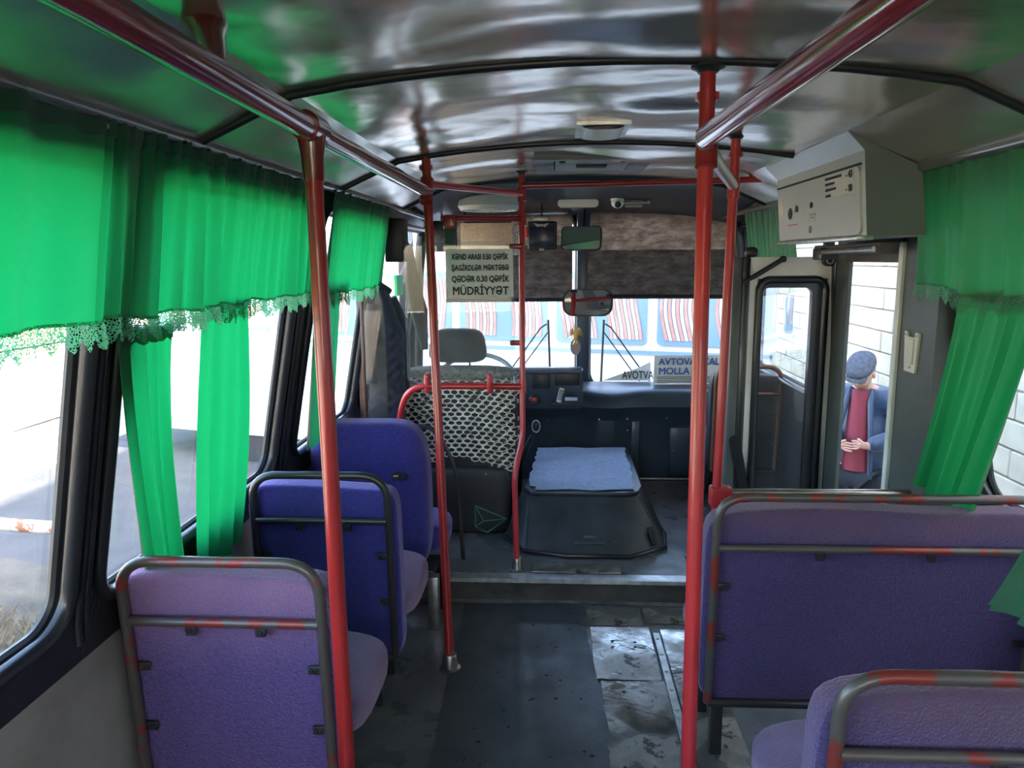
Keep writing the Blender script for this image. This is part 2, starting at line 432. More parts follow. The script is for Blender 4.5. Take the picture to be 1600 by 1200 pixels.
GRN = cloth_mat('green_satin_curtain', (.016, .19, .062), (.006, .33, .088), .55)
GRND_ = cloth_mat('dark_green_satin', (.018, .11, .05), (.012, .20, .07), .5)
LACE = cloth_mat('green_lace_edging', (.04, .20, .10), (.10, .40, .18), .5, lace=True)
GLS = glass_mat('window_glass', (.97, .98, .97), .4, dirt=.02)
GLW = glass_mat('windscreen_glass', (.96, .98, .98), 1.0, dirt=.03)
GLD = glass_mat('grimy_door_glass', (.95, .96, .94), 1.0, dirt=.06)
PLEX = glass_mat('scratched_acrylic', (.93, .96, .96), 1.3, dirt=.14)
BLINDL = bpy.data.materials.new('sheer_brown_blind'); BLINDL.use_nodes = True
def _blind(m, tr, c1, c2):
    n = m.node_tree.nodes; l = m.node_tree.links
    n.remove(n['Principled BSDF']); out = n['Material Output']
    d = n.new('ShaderNodeBsdfDiffuse'); t = n.new('ShaderNodeBsdfTranslucent'); mx = n.new('ShaderNodeMixShader'); mx.inputs[0].default_value = tr
    tc = n.new('ShaderNodeTexCoord'); nz = n.new('ShaderNodeTexNoise'); nz.inputs['Scale'].default_value = 9; nz.inputs['Detail'].default_value = 8; nz.inputs['Roughness'].default_value = .72
    mp = n.new('ShaderNodeMapping'); mp.inputs['Scale'].default_value = (1, 1, 2.5); l.new(tc.outputs['Object'], mp.inputs[0]); l.new(mp.outputs[0], nz.inputs['Vector'])
    cr = n.new('ShaderNodeValToRGB'); cr.color_ramp.elements[0].position = .42; cr.color_ramp.elements[1].position = .78
    cr.color_ramp.elements[0].color = (*c1, 1); cr.color_ramp.elements[1].color = (*c2, 1)
    l.new(nz.outputs[0], cr.inputs[0]); l.new(cr.outputs[0], t.inputs[0]); l.new(cr.outputs[0], d.inputs[0])
    l.new(d.outputs[0], mx.inputs[1]); l.new(t.outputs[0], mx.inputs[2]); l.new(mx.outputs[0], out.inputs[0])
_blind(BLINDL, .6, (.26, .20, .165), (.70, .58, .48))  # sheer cloth, pale brown mottled by noise
BLINDM2 = bpy.data.materials.new('dark_rolled_blind'); BLINDM2.use_nodes = True
_blind(BLINDM2, .35, (.10, .085, .085), (.32, .28, .26))

# ------------------------------------------------------------------ shell geometry
YB, YF = -2.6, 5.05            # back and front of the cabin
CX = .135                      # centre line
def wl(z):                     # left wall plane
    return -1.02 if z <= .75 else -1.02 + .19 * (z - .75) / 1.02
def wr(z): return .33 - wl(z)
def wrf(z): return min(1.225, wr(z))      # ahead of the door

# ground outside
bm = bmesh.new()
def gz(x, y):
    e = 0.0
    if x < -2.2: e = .05 * mnoise.noise(Vector((x * .6, y * .6, 0)))
    return -.95 + e
grid(bm, 70, 70, lambda u, v: Vector((-40 + 80 * u, -30 + 90 * v, gz(-40 + 80 * u, -30 + 90 * v))))
ground = obj('ground', bm, GRND); tag(ground, kind='structure')
bm = bmesh.new()
prism(bm, [(-5.2, -8, -.905), (3.6, -8, -.905), (3.6, 12.5, -.905), (-6.2, 12.5, -.905)], (0, 0, .012))
tag(obj('paved_yard', bm, ASPH, smooth=False), kind='structure')

bm = bmesh.new()
grid(bm, 30, 50, lambda u, v: Vector((-5.6 + 4.0 * u, -3 + 8.3 * v + .3 * math.sin(u * 7) * v, -.905 + .03 * math.sin(u * math.pi) ** .3 + .02 * mnoise.noise(Vector((u * 8, v * 12, 0))) )))
tag(obj('verge', bm, mat('dusty_brown_soil', (.085, .074, .056), .95, var=(4, .4), bump=(30, .6), bumpdist=.02)), kind='structure')
# floor: main part, platform, step well
bm = bmesh.new()
bx(bm, -1.03, .60, YB, 3.15, -.06, 0.0)
bx(bm, .60, 1.36, YB, 2.60, -.06, 0.0)
floor = obj('floor', bm, FLOORM, smooth=False); tag(floor, kind='structure')
bm = bmesh.new()
bx(bm, -1.03, .62, 3.15, 5.05, -.06, .11)
bx(bm, .62, 1.30, 3.42, 5.05, -.06, .11)
tag(obj('floor', bm, FLOORM, smooth=False), kind='structure')
o = empty('step_well', (.95, 3.0, -.40), 'sunken boarding step inside the open front doorway', 'step')
obj('tread', box(.605, 1.28, 2.605, 3.415, -.42, -.38), PLATE, o, smooth=False)
obj('riser', box(.60, .615, 2.605, 3.415, -.38, -.06), RISER, o, smooth=False)
tag(obj('trim_1', box(-1.0, .62, 3.140, 3.1495, .004, .105), RISER, smooth=False), kind='structure')
bm = bmesh.new(); bx(bm, -.62, .62, 3.120, 3.185, .1105, .1165, .002, 1); bx(bm, -.62, .62, 3.118, 3.1255, .098, .1165, .001, 1)
tag(obj('trim_2', bm, TRIMAL), kind='structure')
bm = bmesh.new()
grid(bm, 30, 1, lambda u, v: Vector((-.52 + 1.14 * u, 3.138 - .02 * v - .006 * math.sin(u * 9) * v, .004 + .006 * (1 - v))))
tag(obj('trim_3', bm, TRIMAL), kind='structure')

# ---- ceiling
ribs = [-1.63, -.53, .57, 1.67, 2.79, 3.90]
def cz(x):                     # arched middle field
    t = (x - CX) / .705
    return 1.925 - .055 * t * t
def dent(x, y, k=0.0):
    v = Vector((x * 1.5 + 3.1 + .6 * y, y * 3.0 + k, k * 2.0))
    return .034 * mnoise.noise(v) + .014 * mnoise.noise(v * 2.3 + Vector((5, 2, 1)))
bounds = [YB] + ribs
bm = bmesh.new()
for i in range(len(bounds) - 1):
    y0, y1 = bounds[i], bounds[i + 1]
    def f(u, v, y0=y0, y1=y1, i=i):
        x = CX - .705 + 1.41 * u; y = y0 + (y1 - y0) * v
        e = (4 * v * (1 - v)) ** .5 * (4 * u * (1 - u)) ** .5
        return Vector((x, y, cz(x) + e * (dent(x, y, i * 1.7) - .004)))
    grid(bm, 44, 36, f)
ceiling = obj('ceiling', bm, CEIL); tag(ceiling, kind='structure')
for side in (-1, 1):
    bm = bmesh.new()
    for i in range(len(bounds) - 1):
        y0, y1 = bounds[i], bounds[i + 1]
        def f(u, v, y0=y0, y1=y1, i=i):
            x = CX + side * (.705 + .205 * u); y = y0 + (y1 - y0) * v; z = 1.87 - .095 * u
            e = (4 * v * (1 - v)) ** .5 * (4 * u * (1 - u)) ** .5
            return Vector((x, y, z + .5 * e * dent(x * 2, y, i * 2.3 + side)))
        grid(bm, 10, 30, f)
    tag(obj('ceiling', bm, COVE), kind='structure')
    # step behind the trim down to the wall
    bm = bmesh.new()
    xs = (lambda t: CX + side * t)
    grid(bm, 1, 1, lambda u, v: Vector((xs(.91 + (.06 if side < 0 else .135) * u), YB + (YF - YB) * v, 1.775 - .005 * u)))
    tag(obj('ceiling', bm, COVE), kind='structure')
    bm = tube(bmesh.new(), [(xs(.925), YB, 1.768), (xs(.925), 4.98, 1.768)], .0175, 12)
    tag(obj('trim_4' if side < 0 else 'trim_5', bm, RAILG), kind='structure')
for k, y in enumerate(ribs[1:]):
    bm = bmesh.new()
    path = [(CX - .91, y, 1.772), (CX - .705, y, 1.864)] + [(CX - .705 + 1.41 * t / 12, y, cz(CX - .705 + 1.41 * t / 12) - .004) for t in range(1, 12)] + [(CX + .705, y, 1.864), (CX + .91, y, 1.772)]
    if abs(y - 2.79) < .01: path = path[:-1]
    tube(bm, path, .0105, 10)
    tag(obj('trim_%d' % (6 + k), bm, RIBM), kind='structure')

# ---- side walls with window holes
def side_wall(name, X, cells, solids, matu, matl):
    bm = bmesh.new()
    pm = lambda y, z: Vector((X(z), y, z))
    for (y0, y1, hy0, hy1, hz0, hz1) in cells:
        holed(bm, (y0, y1, .66, 1.775), rrect(hy0, hy1, hz0, hz1, .085), pm)
    for (y0, y1, z0, z1) in solids:
        vs = [bm.verts.new(pm(*p)) for p in ((y0, z0), (y1, z0), (y1, z1), (y0, z1))]
        bm.faces.new(vs)
    n_up = len(bm.faces)
    o = obj(name, bm, matu, smooth=False); tag(o, kind='structure')
    return o
LC = [(-2.6, -1.65, -2.45, -1.75, .76, 1.70), (-1.65, -.15, -1.55, -.2, .76, 1.70), (-.15, 1.45, -.06, 1.40, .76, 1.70),
      (1.45, 2.64, 1.50, 2.54, .76, 1.70), (2.64, 3.68, 2.74, 3.60, .76, 1.70), (3.68, 5.05, 3.76, 4.93, .74, 1.70)]
RC = [(-2.6, -1.65, -2.45, -1.75, .76, 1.70), (-1.65, -.15, -1.55, -.2, .76, 1.70), (-.15, 1.12, -.06, 1.06, .76, 1.70),
      (1.12, 2.40, 1.18, 2.35, .76, 1.70)]
RF = [(3.30, 5.05, 3.40, 4.93, .86, 1.70)]
side_wall('wall_left', wl, LC, [], PILLAR, PANEL)
side_wall('wall_right', wr, RC, [], PILLAR, PANEL)
side_wall('wall_right', wrf, RF, [(3.30, 5.05, .1, .66)], PILLAR, PANEL)
tag(obj('wall_left', box(-1.05, -1.02, YB, YF, -.06, .665), PANEL, smooth=False), kind='structure')
tag(obj('wall_right', box(1.35, 1.38, YB, 2.42, -.06, .665), PANEL, smooth=False), kind='structure')
tag(obj('baseboard_left', box(-1.02, -.995, YB, 3.13, 0.0, .10, .006), BLACKR), kind='structure')

# rubber-framed side windows
wn = 0
def side_window(X, sgn, c):
    global wn; wn += 1
    hy0, hy1, hz0, hz1 = c[2:]
    loop = rrect(hy0, hy1, hz0, hz1, .085, 8)
    rt = empty('window_%d' % wn, (X(hz0), (hy0 + hy1) / 2, hz0), kind='structure')
    tube_b = bmesh.new()
    tube(tube_b, [(X(z) - sgn * .002, y, z) for y, z in loop], .020, 10, closed=True, flat=.8)
    obj('window_seal', tube_b, BLACKR, rt)
    b2 = bmesh.new()
    tube(b2, [(X(z) + sgn * .022, y, z) for y, z in rrect(hy0 + .012, hy1 - .012, hz0 + .012, hz1 - .012, .075, 8)], .012, 8, closed=True)
    obj('glass_bead', b2, PILLAR, rt)
    bm = bmesh.new()
    vs = [bm.verts.new((X(z) + sgn * .024, y, z)) for y, z in rrect(hy0 + .006, hy1 - .006, hz0 + .006, hz1 - .006, .08, 8)]
    f = bm.faces.new(vs); bmesh.ops.solidify(bm, geom=[f], thickness=.0)
    obj('pane', bm, GLS, rt, smooth=False)
for c in LC: side_window(wl, -1, c)
for c in RC: side_window(wr, 1, c)
for c in RF: side_window(wrf, 1, c)
# metal edge profile along near pillar
for nm, y in (('trim_12', 1.438), ('trim_13', 1.462), ('trim_22', 2.62), ('trim_23', 2.66)):
    tag(obj(nm, tube(bmesh.new(), [(wl(.70) + .004, y, .70), (wl(.75) + .004, y, .75), (wl(1.70) + .004, y, 1.70)], .009, 8), BLACKR), kind='structure')

# ---- back wall with rear window
bm = bmesh.new()
holed(bm, (-1.05, 1.38, -.06, 1.95), rrect(-.65, .92, .85, 1.70, .1), lambda x, z: Vector((x, YB, z)))
tag(obj('wall_back', bm, PILLAR, smooth=False), kind='structure')
rt = empty('window_15', (CX, YB, .85), kind='structure')
obj('window_seal', tube(bmesh.new(), [(x, YB, z) for x, z in rrect(-.65, .92, .85, 1.70, .1)], .02, 8, closed=True), BLACKR, rt)
bm = bmesh.new(); bm.faces.new([bm.verts.new((x, YB - .01, z)) for x, z in rrect(-.65, .92, .85, 1.70, .1)]); obj('pane', bm, GLS, rt, smooth=False)

# ---- front: header console, windscreen frame and panes
bm = bmesh.new()
prof = [(3.90, 1.925), (3.92, 1.900), (4.25, 1.868), (4.70, 1.845), (4.98, 1.815), (5.08, 1.80), (5.12, 1.92)]
nx = 24
def hz(u, p):
    x = CX - 1.02 + 2.04 * u; t = abs(x - CX) / 1.02
    return Vector((x, p[0], p[1] - .06 * t * t - (.035 * max(0, t - .7) / .3)))
vs = [[bm.verts.new(hz(i / nx, p)) for p in prof] for i in range(nx + 1)]
for i in range(nx):
    for j in range(len(prof) - 1): bm.faces.new((vs[i][j], vs[i + 1][j], vs[i + 1][j + 1], vs[i][j + 1]))
tag(obj('wall_front', bm, mat('dark_navy_header', (.020, .026, .036), .45, var=(5, .2), bump=(200, .2))), kind='structure')
WX0, WX1, WZ0, WZ1 = -.96, 1.25, .62, 1.81
def wsp(x, z): return Vector((x, 5.10 - .10 * ((x - CX) / 1.1) ** 2 - .0 * z, z))
def ws_frame(bm, x0, x1, r):
    tube(bm, [wsp(x, z) for x, z in rrect(x0, x1, WZ0, WZ1, r, 8)], .022, 10, closed=True)
for i, (x0, x1) in enumerate(((WX0, .155), (.225, WX1))):
    rt = empty('window_%d' % (16 + i), ((x0 + x1) / 2, 5.1, WZ0), kind='structure')
    bm = bmesh.new(); ws_frame(bm, x0, x1, .13); obj('window_seal', bm, BLACKR, rt)
    bm = bmesh.new(); pts = rrect(x0, x1, WZ0, WZ1, .13, 8)
    cv = bm.verts.new(wsp((x0 + x1) / 2, (WZ0 + WZ1) / 2)); rv = [bm.verts.new(wsp(x, z)) for x, z in pts]
    for k in range(len(rv)): bm.faces.new((cv, rv[k], rv[(k + 1) % len(rv)]))
    obj('pane', bm, GLW, rt)
# front end skin around the glass
bm = bmesh.new()
for (x0, x1, a, b) in ((-1.04, .19, WX0, .155), (.19, 1.37, .225, WX1)):
    holed(bm, (x0, x1, -.1, 1.95), rrect(a, b, WZ0, WZ1, .13, 8), lambda x, z: wsp(x, z) + Vector((0, .008, 0)))
tag(obj('wall_front', bm, PILLAR, smooth=False), kind='structure')
tag(obj('trim_14', box(.145, .235, 5.035, 5.085, .66, 1.83, .012), DASH), kind='structure')

# ---- roof skin (keeps the sky out above the lining)
bm = bmesh.new()
grid(bm, 16, 2, lambda u, v: Vector((-1.06 + 2.45 * u, YB - .02 + (5.2 - YB) * v, 2.04 - .16 * abs(2 * u - 1) ** 2.5 - .10 * abs(2 * u - 1) ** 12)))
bx(bm, -1.06, -1.03, YB, 5.15, 1.72, 1.83); bx(bm, 1.36, 1.39, YB, 5.15, 1.72, 1.83)
bx(bm, -1.06, -.80, YB, 5.12, 1.775, 1.80); bx(bm, 1.07, 1.39, YB, 5.12, 1.775, 1.80)
tag(obj('ceiling', bm, POSTG, smooth=False), kind='structure')

# ---- door side: rear post, front post, lintel
bm = bmesh.new()
def slab(y0, y1, z0, z1, t=.05):
    bx(bm, 1.185, 1.185 + t, y0, y1, z0, z1)
bx(bm, 1.195, 1.245, 2.40, 2.672, -.42, 1.77)
bx(bm, 1.185, 1.37, 2.395, 2.41, -.42, 1.77)
tag(obj('trim_15', bm, POSTG, smooth=False), kind='structure')
bm = bmesh.new(); bx(bm, 1.20, 1.214, 3.165, 3.305, -.42, 1.77); bx(bm, 1.214, 1.25, 3.27, 3.305, -.42, 1.77); tag(obj('trim_16', bm, POSTG, smooth=False), kind='structure')
bm = bmesh.new(); slab(2.672, 3.165, 1.49, 1.775); tag(obj('trim_17', bm, RISER, smooth=False), kind='structure')
bm = bmesh.new()   # pale edge strip on the rear post
bx(bm, 1.182, 1.198, 2.660, 2.690, -.35, 1.56, .003, 1)
tag(obj('trim_18', bm, WHITEP, smooth=False), kind='structure')

# ================================================================== FLOOR COVERINGS
bm = bmesh.new()
def fm(u, v):
    y = 3.105 - 3.9 * v
    xl = -.375 + .03 * v * 3 - .02; xr = .115 + .075 * min(1, v * 3.8)
    x = xl + (xr - xl) * u
    return Vector((x, y, .006 + .003 * mnoise.noise(Vector((x * 6, y * 6, 0))) + .004 * (abs(2 * u - 1) < .04)))
grid(bm, 24, 60, fm)
o = obj('aisle_mat', bm, MATM); centre(o); tag(o, 'long black rubber mat worn smooth along the aisle floor', 'floor mat')
plates = [((.14, .37, 2.925, 3.085), 'tan scuffed metal plate nearest the step, beside the black mat'),
          ((.385, .60, 2.95, 3.095), 'ribbed brown metal plate at the step, right of the tan plate'),
          ((.15, .39, 2.52, 2.915), 'wet-looking silver floor plate halfway along the aisle'),
          ((.17, .40, 1.90, 2.51), 'grey scratched floor plate at the bottom of the picture')]
for (x0, x1, y0, y1), lb in plates:
    bm = bmesh.new()
    grid(bm, 12, 18, lambda u, v: Vector((x0 + (x1 - x0) * u, y0 + (y1 - y0) * v, .005 + .003 * mnoise.noise(Vector((x0 + u * 1.5, y0 + v * 2.0, 1))))))
    o = obj('floor_plate', bm, PLATE); centre(o); tag(o, lb, 'floor plate', 'metal plates patched on the floor')
bm = bmesh.new()
bx(bm, .398, .428, 1.7, 2.86, .003, .012, .003, 1, mat=Matrix.Translation((.0, 0, 0)))
for k in range(9): lathe(bm, [(.007, 0), (.006, .003), (0, .004)], (.413, 1.85 + k * .12, .012), seg=8)
o = obj('floor_trim_strip', bm, TRIMAL); centre(o); tag(o, 'dented aluminium strip with rivets running along the floor', 'trim strip')
bm = bmesh.new(); bx(bm, .435, .60, 1.72, 2.90, .002, .006)
o = obj('floor_plate', bm, PLATE, smooth=False); centre(o); tag(o, 'long pale metal sheet under the bench, right of the riveted strip', 'floor plate', 'metal plates patched on the floor')
bm = bmesh.new(); bx(bm, -.10, .30, 3.20, 3.30, .1105, .1165, .002, 1)
o = obj('floor_plate', bm, PLATE); centre(o); tag(o, 'flat access plate on the raised platform before the engine cover', 'floor plate', 'metal plates patched on the floor')

random.seed(31); bm = bmesh.new()
for k in range(90):
    x = random.uniform(-.3, .38); y = random.uniform(1.9, 3.08); r_ = random.uniform(.002, .006)
    if mnoise.noise(Vector((x * 3, y * 3, 9))) < -.05: continue
    pillow(bm, (x, y, .014 + r_ * .3), r_ * random.uniform(.8, 2), r_, r_ * .4, n=2, res=1)
tag(obj('dirt_crumbs', bm, INK, smooth=False), 'dark crumbs of dirt scattered on the aisle mat', 'dirt', kind='stuff')

# ================================================================== POLES AND RAILS
def flange(bm, c, r=.032, h=.05, down=False):
    s = -1 if down else 1
    lathe(bm, [(r, 0), (r, s * .006), (r * .72, s * .010), (r * .66, s * h), (r * .60, s * (h + .004)), (0, s * (h + .004))], c, seg=18)

def pole(name, pts, r, label, m, floor_m=None, top=True, base=True, coll=None):
    rt = empty(name, pts[0], label, 'pole', 'red grab poles')
    bm = tube(bmesh.new(), pts, r, 16); obj('tube', bm, m, rt)
    if base:
        bm = bmesh.new(); flange(bm, pts[0], r * 2.4, .058); obj('floor_flange', bm, floor_m or STEEL, rt)
    if top:
        bm = bmesh.new(); flange(bm, pts[-1], r * 2.1, .012, True); obj('ceiling_flange', bm, BLKPL, rt)
        bm = bmesh.new()
        for sy in (-1, 1):
            bx(bm, pts[-1][0] + sy * r * 1.15 - .004, pts[-1][0] + sy * r * 1.15 + .004, pts[-1][1] - .012, pts[-1][1] + .012, pts[-1][2] - .072, pts[-1][2] - .056, .001, 1)
        lathe(bm, [(r * 1.14, 0), (r * 1.14, .02), (r, .022)], (pts[-1][0], pts[-1][1], pts[-1][2] - .075), seg=16)
        obj('collar', bm, m, rt)
    for (z, h) in (coll or []):
        p0, p1 = Vector(pts[0]), Vector(pts[-1])
        t = (z - p0.z) / (p1.z - p0.z); c = p0.lerp(p1, t)
        obj('sleeve', lathe(bmesh.new(), [(r * 1.0, 0), (r * 1.28, .004), (r * 1.28, h - .004), (r, h)], c, seg=16), m, rt)
    return rt
# pole 1 : near left, joined to the left rail
p1 = pole('grab_pole', [(-.43, 1.40, 0), (-.448, 1.412, 1.735)], .0165, 'nearest left red pole, beside the mauve-topped seat', RED, top=False)
bm = bmesh.new()
tube(bm, [(-.447, 1.412, 1.655), (-.448, 1.412, 1.70), (-.448, 1.412, 1.742)], [.019, .021, .027], 16)
obj('tee_joint', bm, RAIL, p1)
bm = tube(bmesh.new(), [(-.448, 1.375, 1.750), (-.448, 1.447, 1.750)], .0275, 18); obj('tee_sleeve', bm, RAIL, p1)
# pole 2
p2 = pole('grab_pole', [(-.388, 2.573, 0), (-.470, 2.80, 1.905)], .0165, 'second left red pole, standing beside the tall blue seat', RED)
bm = tube(bmesh.new(), [(-.464, 2.745, 1.715), (-.466, 2.79, 1.80)], .024, 16); obj('tee_joint', bm, RED, p2)
# pole 3 : bent, on the platform
pts3 = [(-.169, 3.226, .11)] + fillet([(-.169, 3.226, .12), (-.180, 3.26, .56), (-.145, 3.33, .70), (-.150, 3.46, 1.90)], .06, 5)[1:]
p3 = pole('grab_pole', pts3, .0135, 'thin kinked red pole on the raised platform by the driver screen', REDB)
for z, yy in ((1.797, 3.45), (1.688, 3.44), (.940, 3.355)):
    obj('tee_joint', tube(bmesh.new(), [(-.148, yy, z - .03), (-.149, yy + .006, z + .03)], .019, 14), REDB, p3)
# pole 4 : main right
p4 = pole('grab_pole', [(.298, 1.505, 0), (.322, 1.69, 1.912)], .0168, 'thick red pole right of the aisle, nearest the bench', REDB)
bm = tube(bmesh.new(), [(.318, 1.655, 1.70), (.3205, 1.67, 1.775)], .0235, 16); obj('tee_joint', bm, RED, p4)
# pole 5
p5 = pole('grab_pole', [(.545, 2.47, 0), (.552, 2.49, .72), (.585, 2.56, 1.905)], .0155, 'slim red pole between the step well and the bench', REDB, coll=[(1.70, .07)])
bm = bmesh.new(); bx(bm, .528, .60, 2.462, 2.515, .675, .745, .008); obj('clamp', bm, REDB, p5)
bm = bmesh.new(); lathe(bm, [(.006, 0), (.005, .003), (0, .003)], (.565, 2.462, .70), (0, -1, 0), 8); obj('bolt', bm, STEEL, p5)

def rail(name, pts, r, label, m, group=None):
    bm = tube(bmesh.new(), pts, r, 18)
    o = obj(name, bm, m); centre(o); tag(o, label, 'rail', group or 'overhead handrails'); return o
rail('handrail', [(-.425, -1.2, 1.748), (-.430, .7, 1.748), (-.448, 1.41, 1.748), (-.462, 2.76, 1.752)], .0215, 'glossy dark red rail running along the left ceiling', RAIL)
rail('handrail', [(.322, -1.0, 1.746), (.318, .76, 1.746), (.298, 1.56, 1.746)], .0215, 'glossy dark red rail running along the right ceiling', RAIL)
rail('handrail', [(.302, 1.60, 1.745), (.42, 2.02, 1.745), (.574, 2.53, 1.742)], .017, 'short steel rail linking the two right poles under the ceiling', STEEL)
rail('handrail', [(-.455, 2.80, 1.783), (-.30, 3.12, 1.791), (-.152, 3.41, 1.797)], .0135, 'short sloping red rail between second left pole and kinked pole', REDB)
fr = empty('handrail', (.39, 3.45, 1.84), 'long red cross rail below the ceiling before the windscreen', 'rail', 'overhead handrails')
obj('tube', tube(bmesh.new(), [(-.148, 3.43, 1.832), (.914, 3.45, 1.850)], .0135, 16), RED, fr)
obj('drop_bracket', tube(bmesh.new(), fillet([(.905, 3.45, 1.850), (.925, 3.45, 1.853), (.913, 3.45, 1.885)], .01), .0105, 12), RED, fr)
# ceiling hanger of the left rail (top left corner)
bm = tube(bmesh.new(), [(-.535, 1.19, 1.866), (-.53, 1.18, 1.858), (-.515, 1.15, 1.835), (-.445, 1.01, 1.757)], [.034, .032, .026, .019], 16)
o = obj('rail_hanger', bm, RAIL); centre(o); tag(o, 'dark red round bracket hanging the left rail from the ceiling', 'bracket')
# door guard rail
gr = empty('guard_rail', (.85, 2.49, .72), 'low steel rail across the step well behind the door', 'rail')
obj('tube', tube(bmesh.new(), [(.575, 2.488, .722), (1.205, 2.50, .722)], .0145, 14), STEEL, gr)
obj('end_bracket', tube(bmesh.new(), [(1.165, 2.50, .722), (1.16, 2.50, .64), (1.21, 2.50, .60)], .015, 12), REDB, gr)

# ================================================================== DRIVER SCREEN
ds = empty('driver_screen', (-.42, 3.33, .11), 'red tube frame with clear acrylic panel behind the driver', 'screen')
obj('top_bar', tube(bmesh.new(), [(-.149, 3.405, 1.688), (-.50, 3.33, 1.690)], .0125, 14), RED, ds)
obj('lower_bar', tube(bmesh.new(), fillet([(-.15, 3.35, .940), (-.40, 3.33, .945), (-.655, 3.30, .950), (-.72, 3.37, .80), (-.735, 3.40, .11)], .09, 7), .0150, 14), REDB, ds)
obj('side_hoop', tube(bmesh.new(), fillet([(-.70, 3.36, .745), (-.56, 3.36, .755), (-.455, 3.355, .56), (-.430, 3.35, .11)], .16, 8), .0105, 12), BLKTUBE, ds)
for x in (-.575, -.29):
    bm = box(x - .013, x + .013, 3.295, 3.345, .915, 1.005, .010, 3); lathe(bm, [(.005, 0), (0, .004)], (x, 3.295, .985), (0, -1, 0), 8)
    obj('panel_clip', bm, REDB, ds)
for z in (1.567, 1.134):
    bm = box(-.205, -.140, 3.385, 3.41, z - .012, z + .012, .008, 3); obj('panel_clip', bm, RED, ds)
bm = bmesh.new()
pl = rrect(-.665, -.180, .945, 1.590, .05, 8)
vs = [bm.verts.new((x, 3.375 + (x + .18) * .12, z)) for x, z in pl]; f = bm.faces.new(vs)
r = bmesh.ops.extrude_face_region(bm, geom=[f]); bmesh.ops.translate(bm, vec=(0, .004, 0), verts=[v for v in r['geom'] if isinstance(v, bmesh.types.BMVert)])
obj('acrylic_panel', bm, PLEX, ds, smooth=False)
# fare notice taped on the acrylic
sg = empty('fare_notice', (-.33, 3.345, 1.34), 'white paper fare notice with black capitals taped to the acrylic', 'notice')
sgn_r = Vector((1, .12, 0)).normalized()
bm = bmesh.new(); prism(bm, [Vector((-.475, 3.334, 1.345)), Vector((-.185, 3.369, 1.345)), Vector((-.187, 3.369, 1.556)), Vector((-.478, 3.334, 1.556))], (0, .001, 0))
obj('sheet', bm, PAPER, sg, smooth=False)
cx_, cy_ = -.331, 3.3515
for t, z, s, xs_ in (('KƏND ARASI 0.50 QƏPİK', 1.521, .0335, .66), ('ŞAGİRDLƏR MƏKTƏBƏ', 1.473, .0335, .71), ('QƏDƏR 0.30 QƏPİK', 1.424, .0370, .76), ('MÜDRİYYƏT', 1.371, .0500, .86)):
    text(t, s, INK, sg, (cx_, cy_, z), sgn_r, (0, 0, 1), off=.0012, bold=.0009, xs=xs_)
# dark green folding strap over the bar
st = empty('hanging_strap', (-.46, 3.32, 1.58), 'dark folded green and black strap hanging from the screen bar', 'strap')
obj('loop', box(-.487, -.437, 3.315, 3.345, 1.64, 1.705, .008), RED, st)
obj('web', prism(bmesh.new(), [(-.487, 3.33, 1.645), (-.437, 3.33, 1.645), (-.447, 3.325, 1.578), (-.478, 3.325, 1.578)], (0, .012, 0)), mat('dark_green_strap', (.02, .07, .055), .6), st)

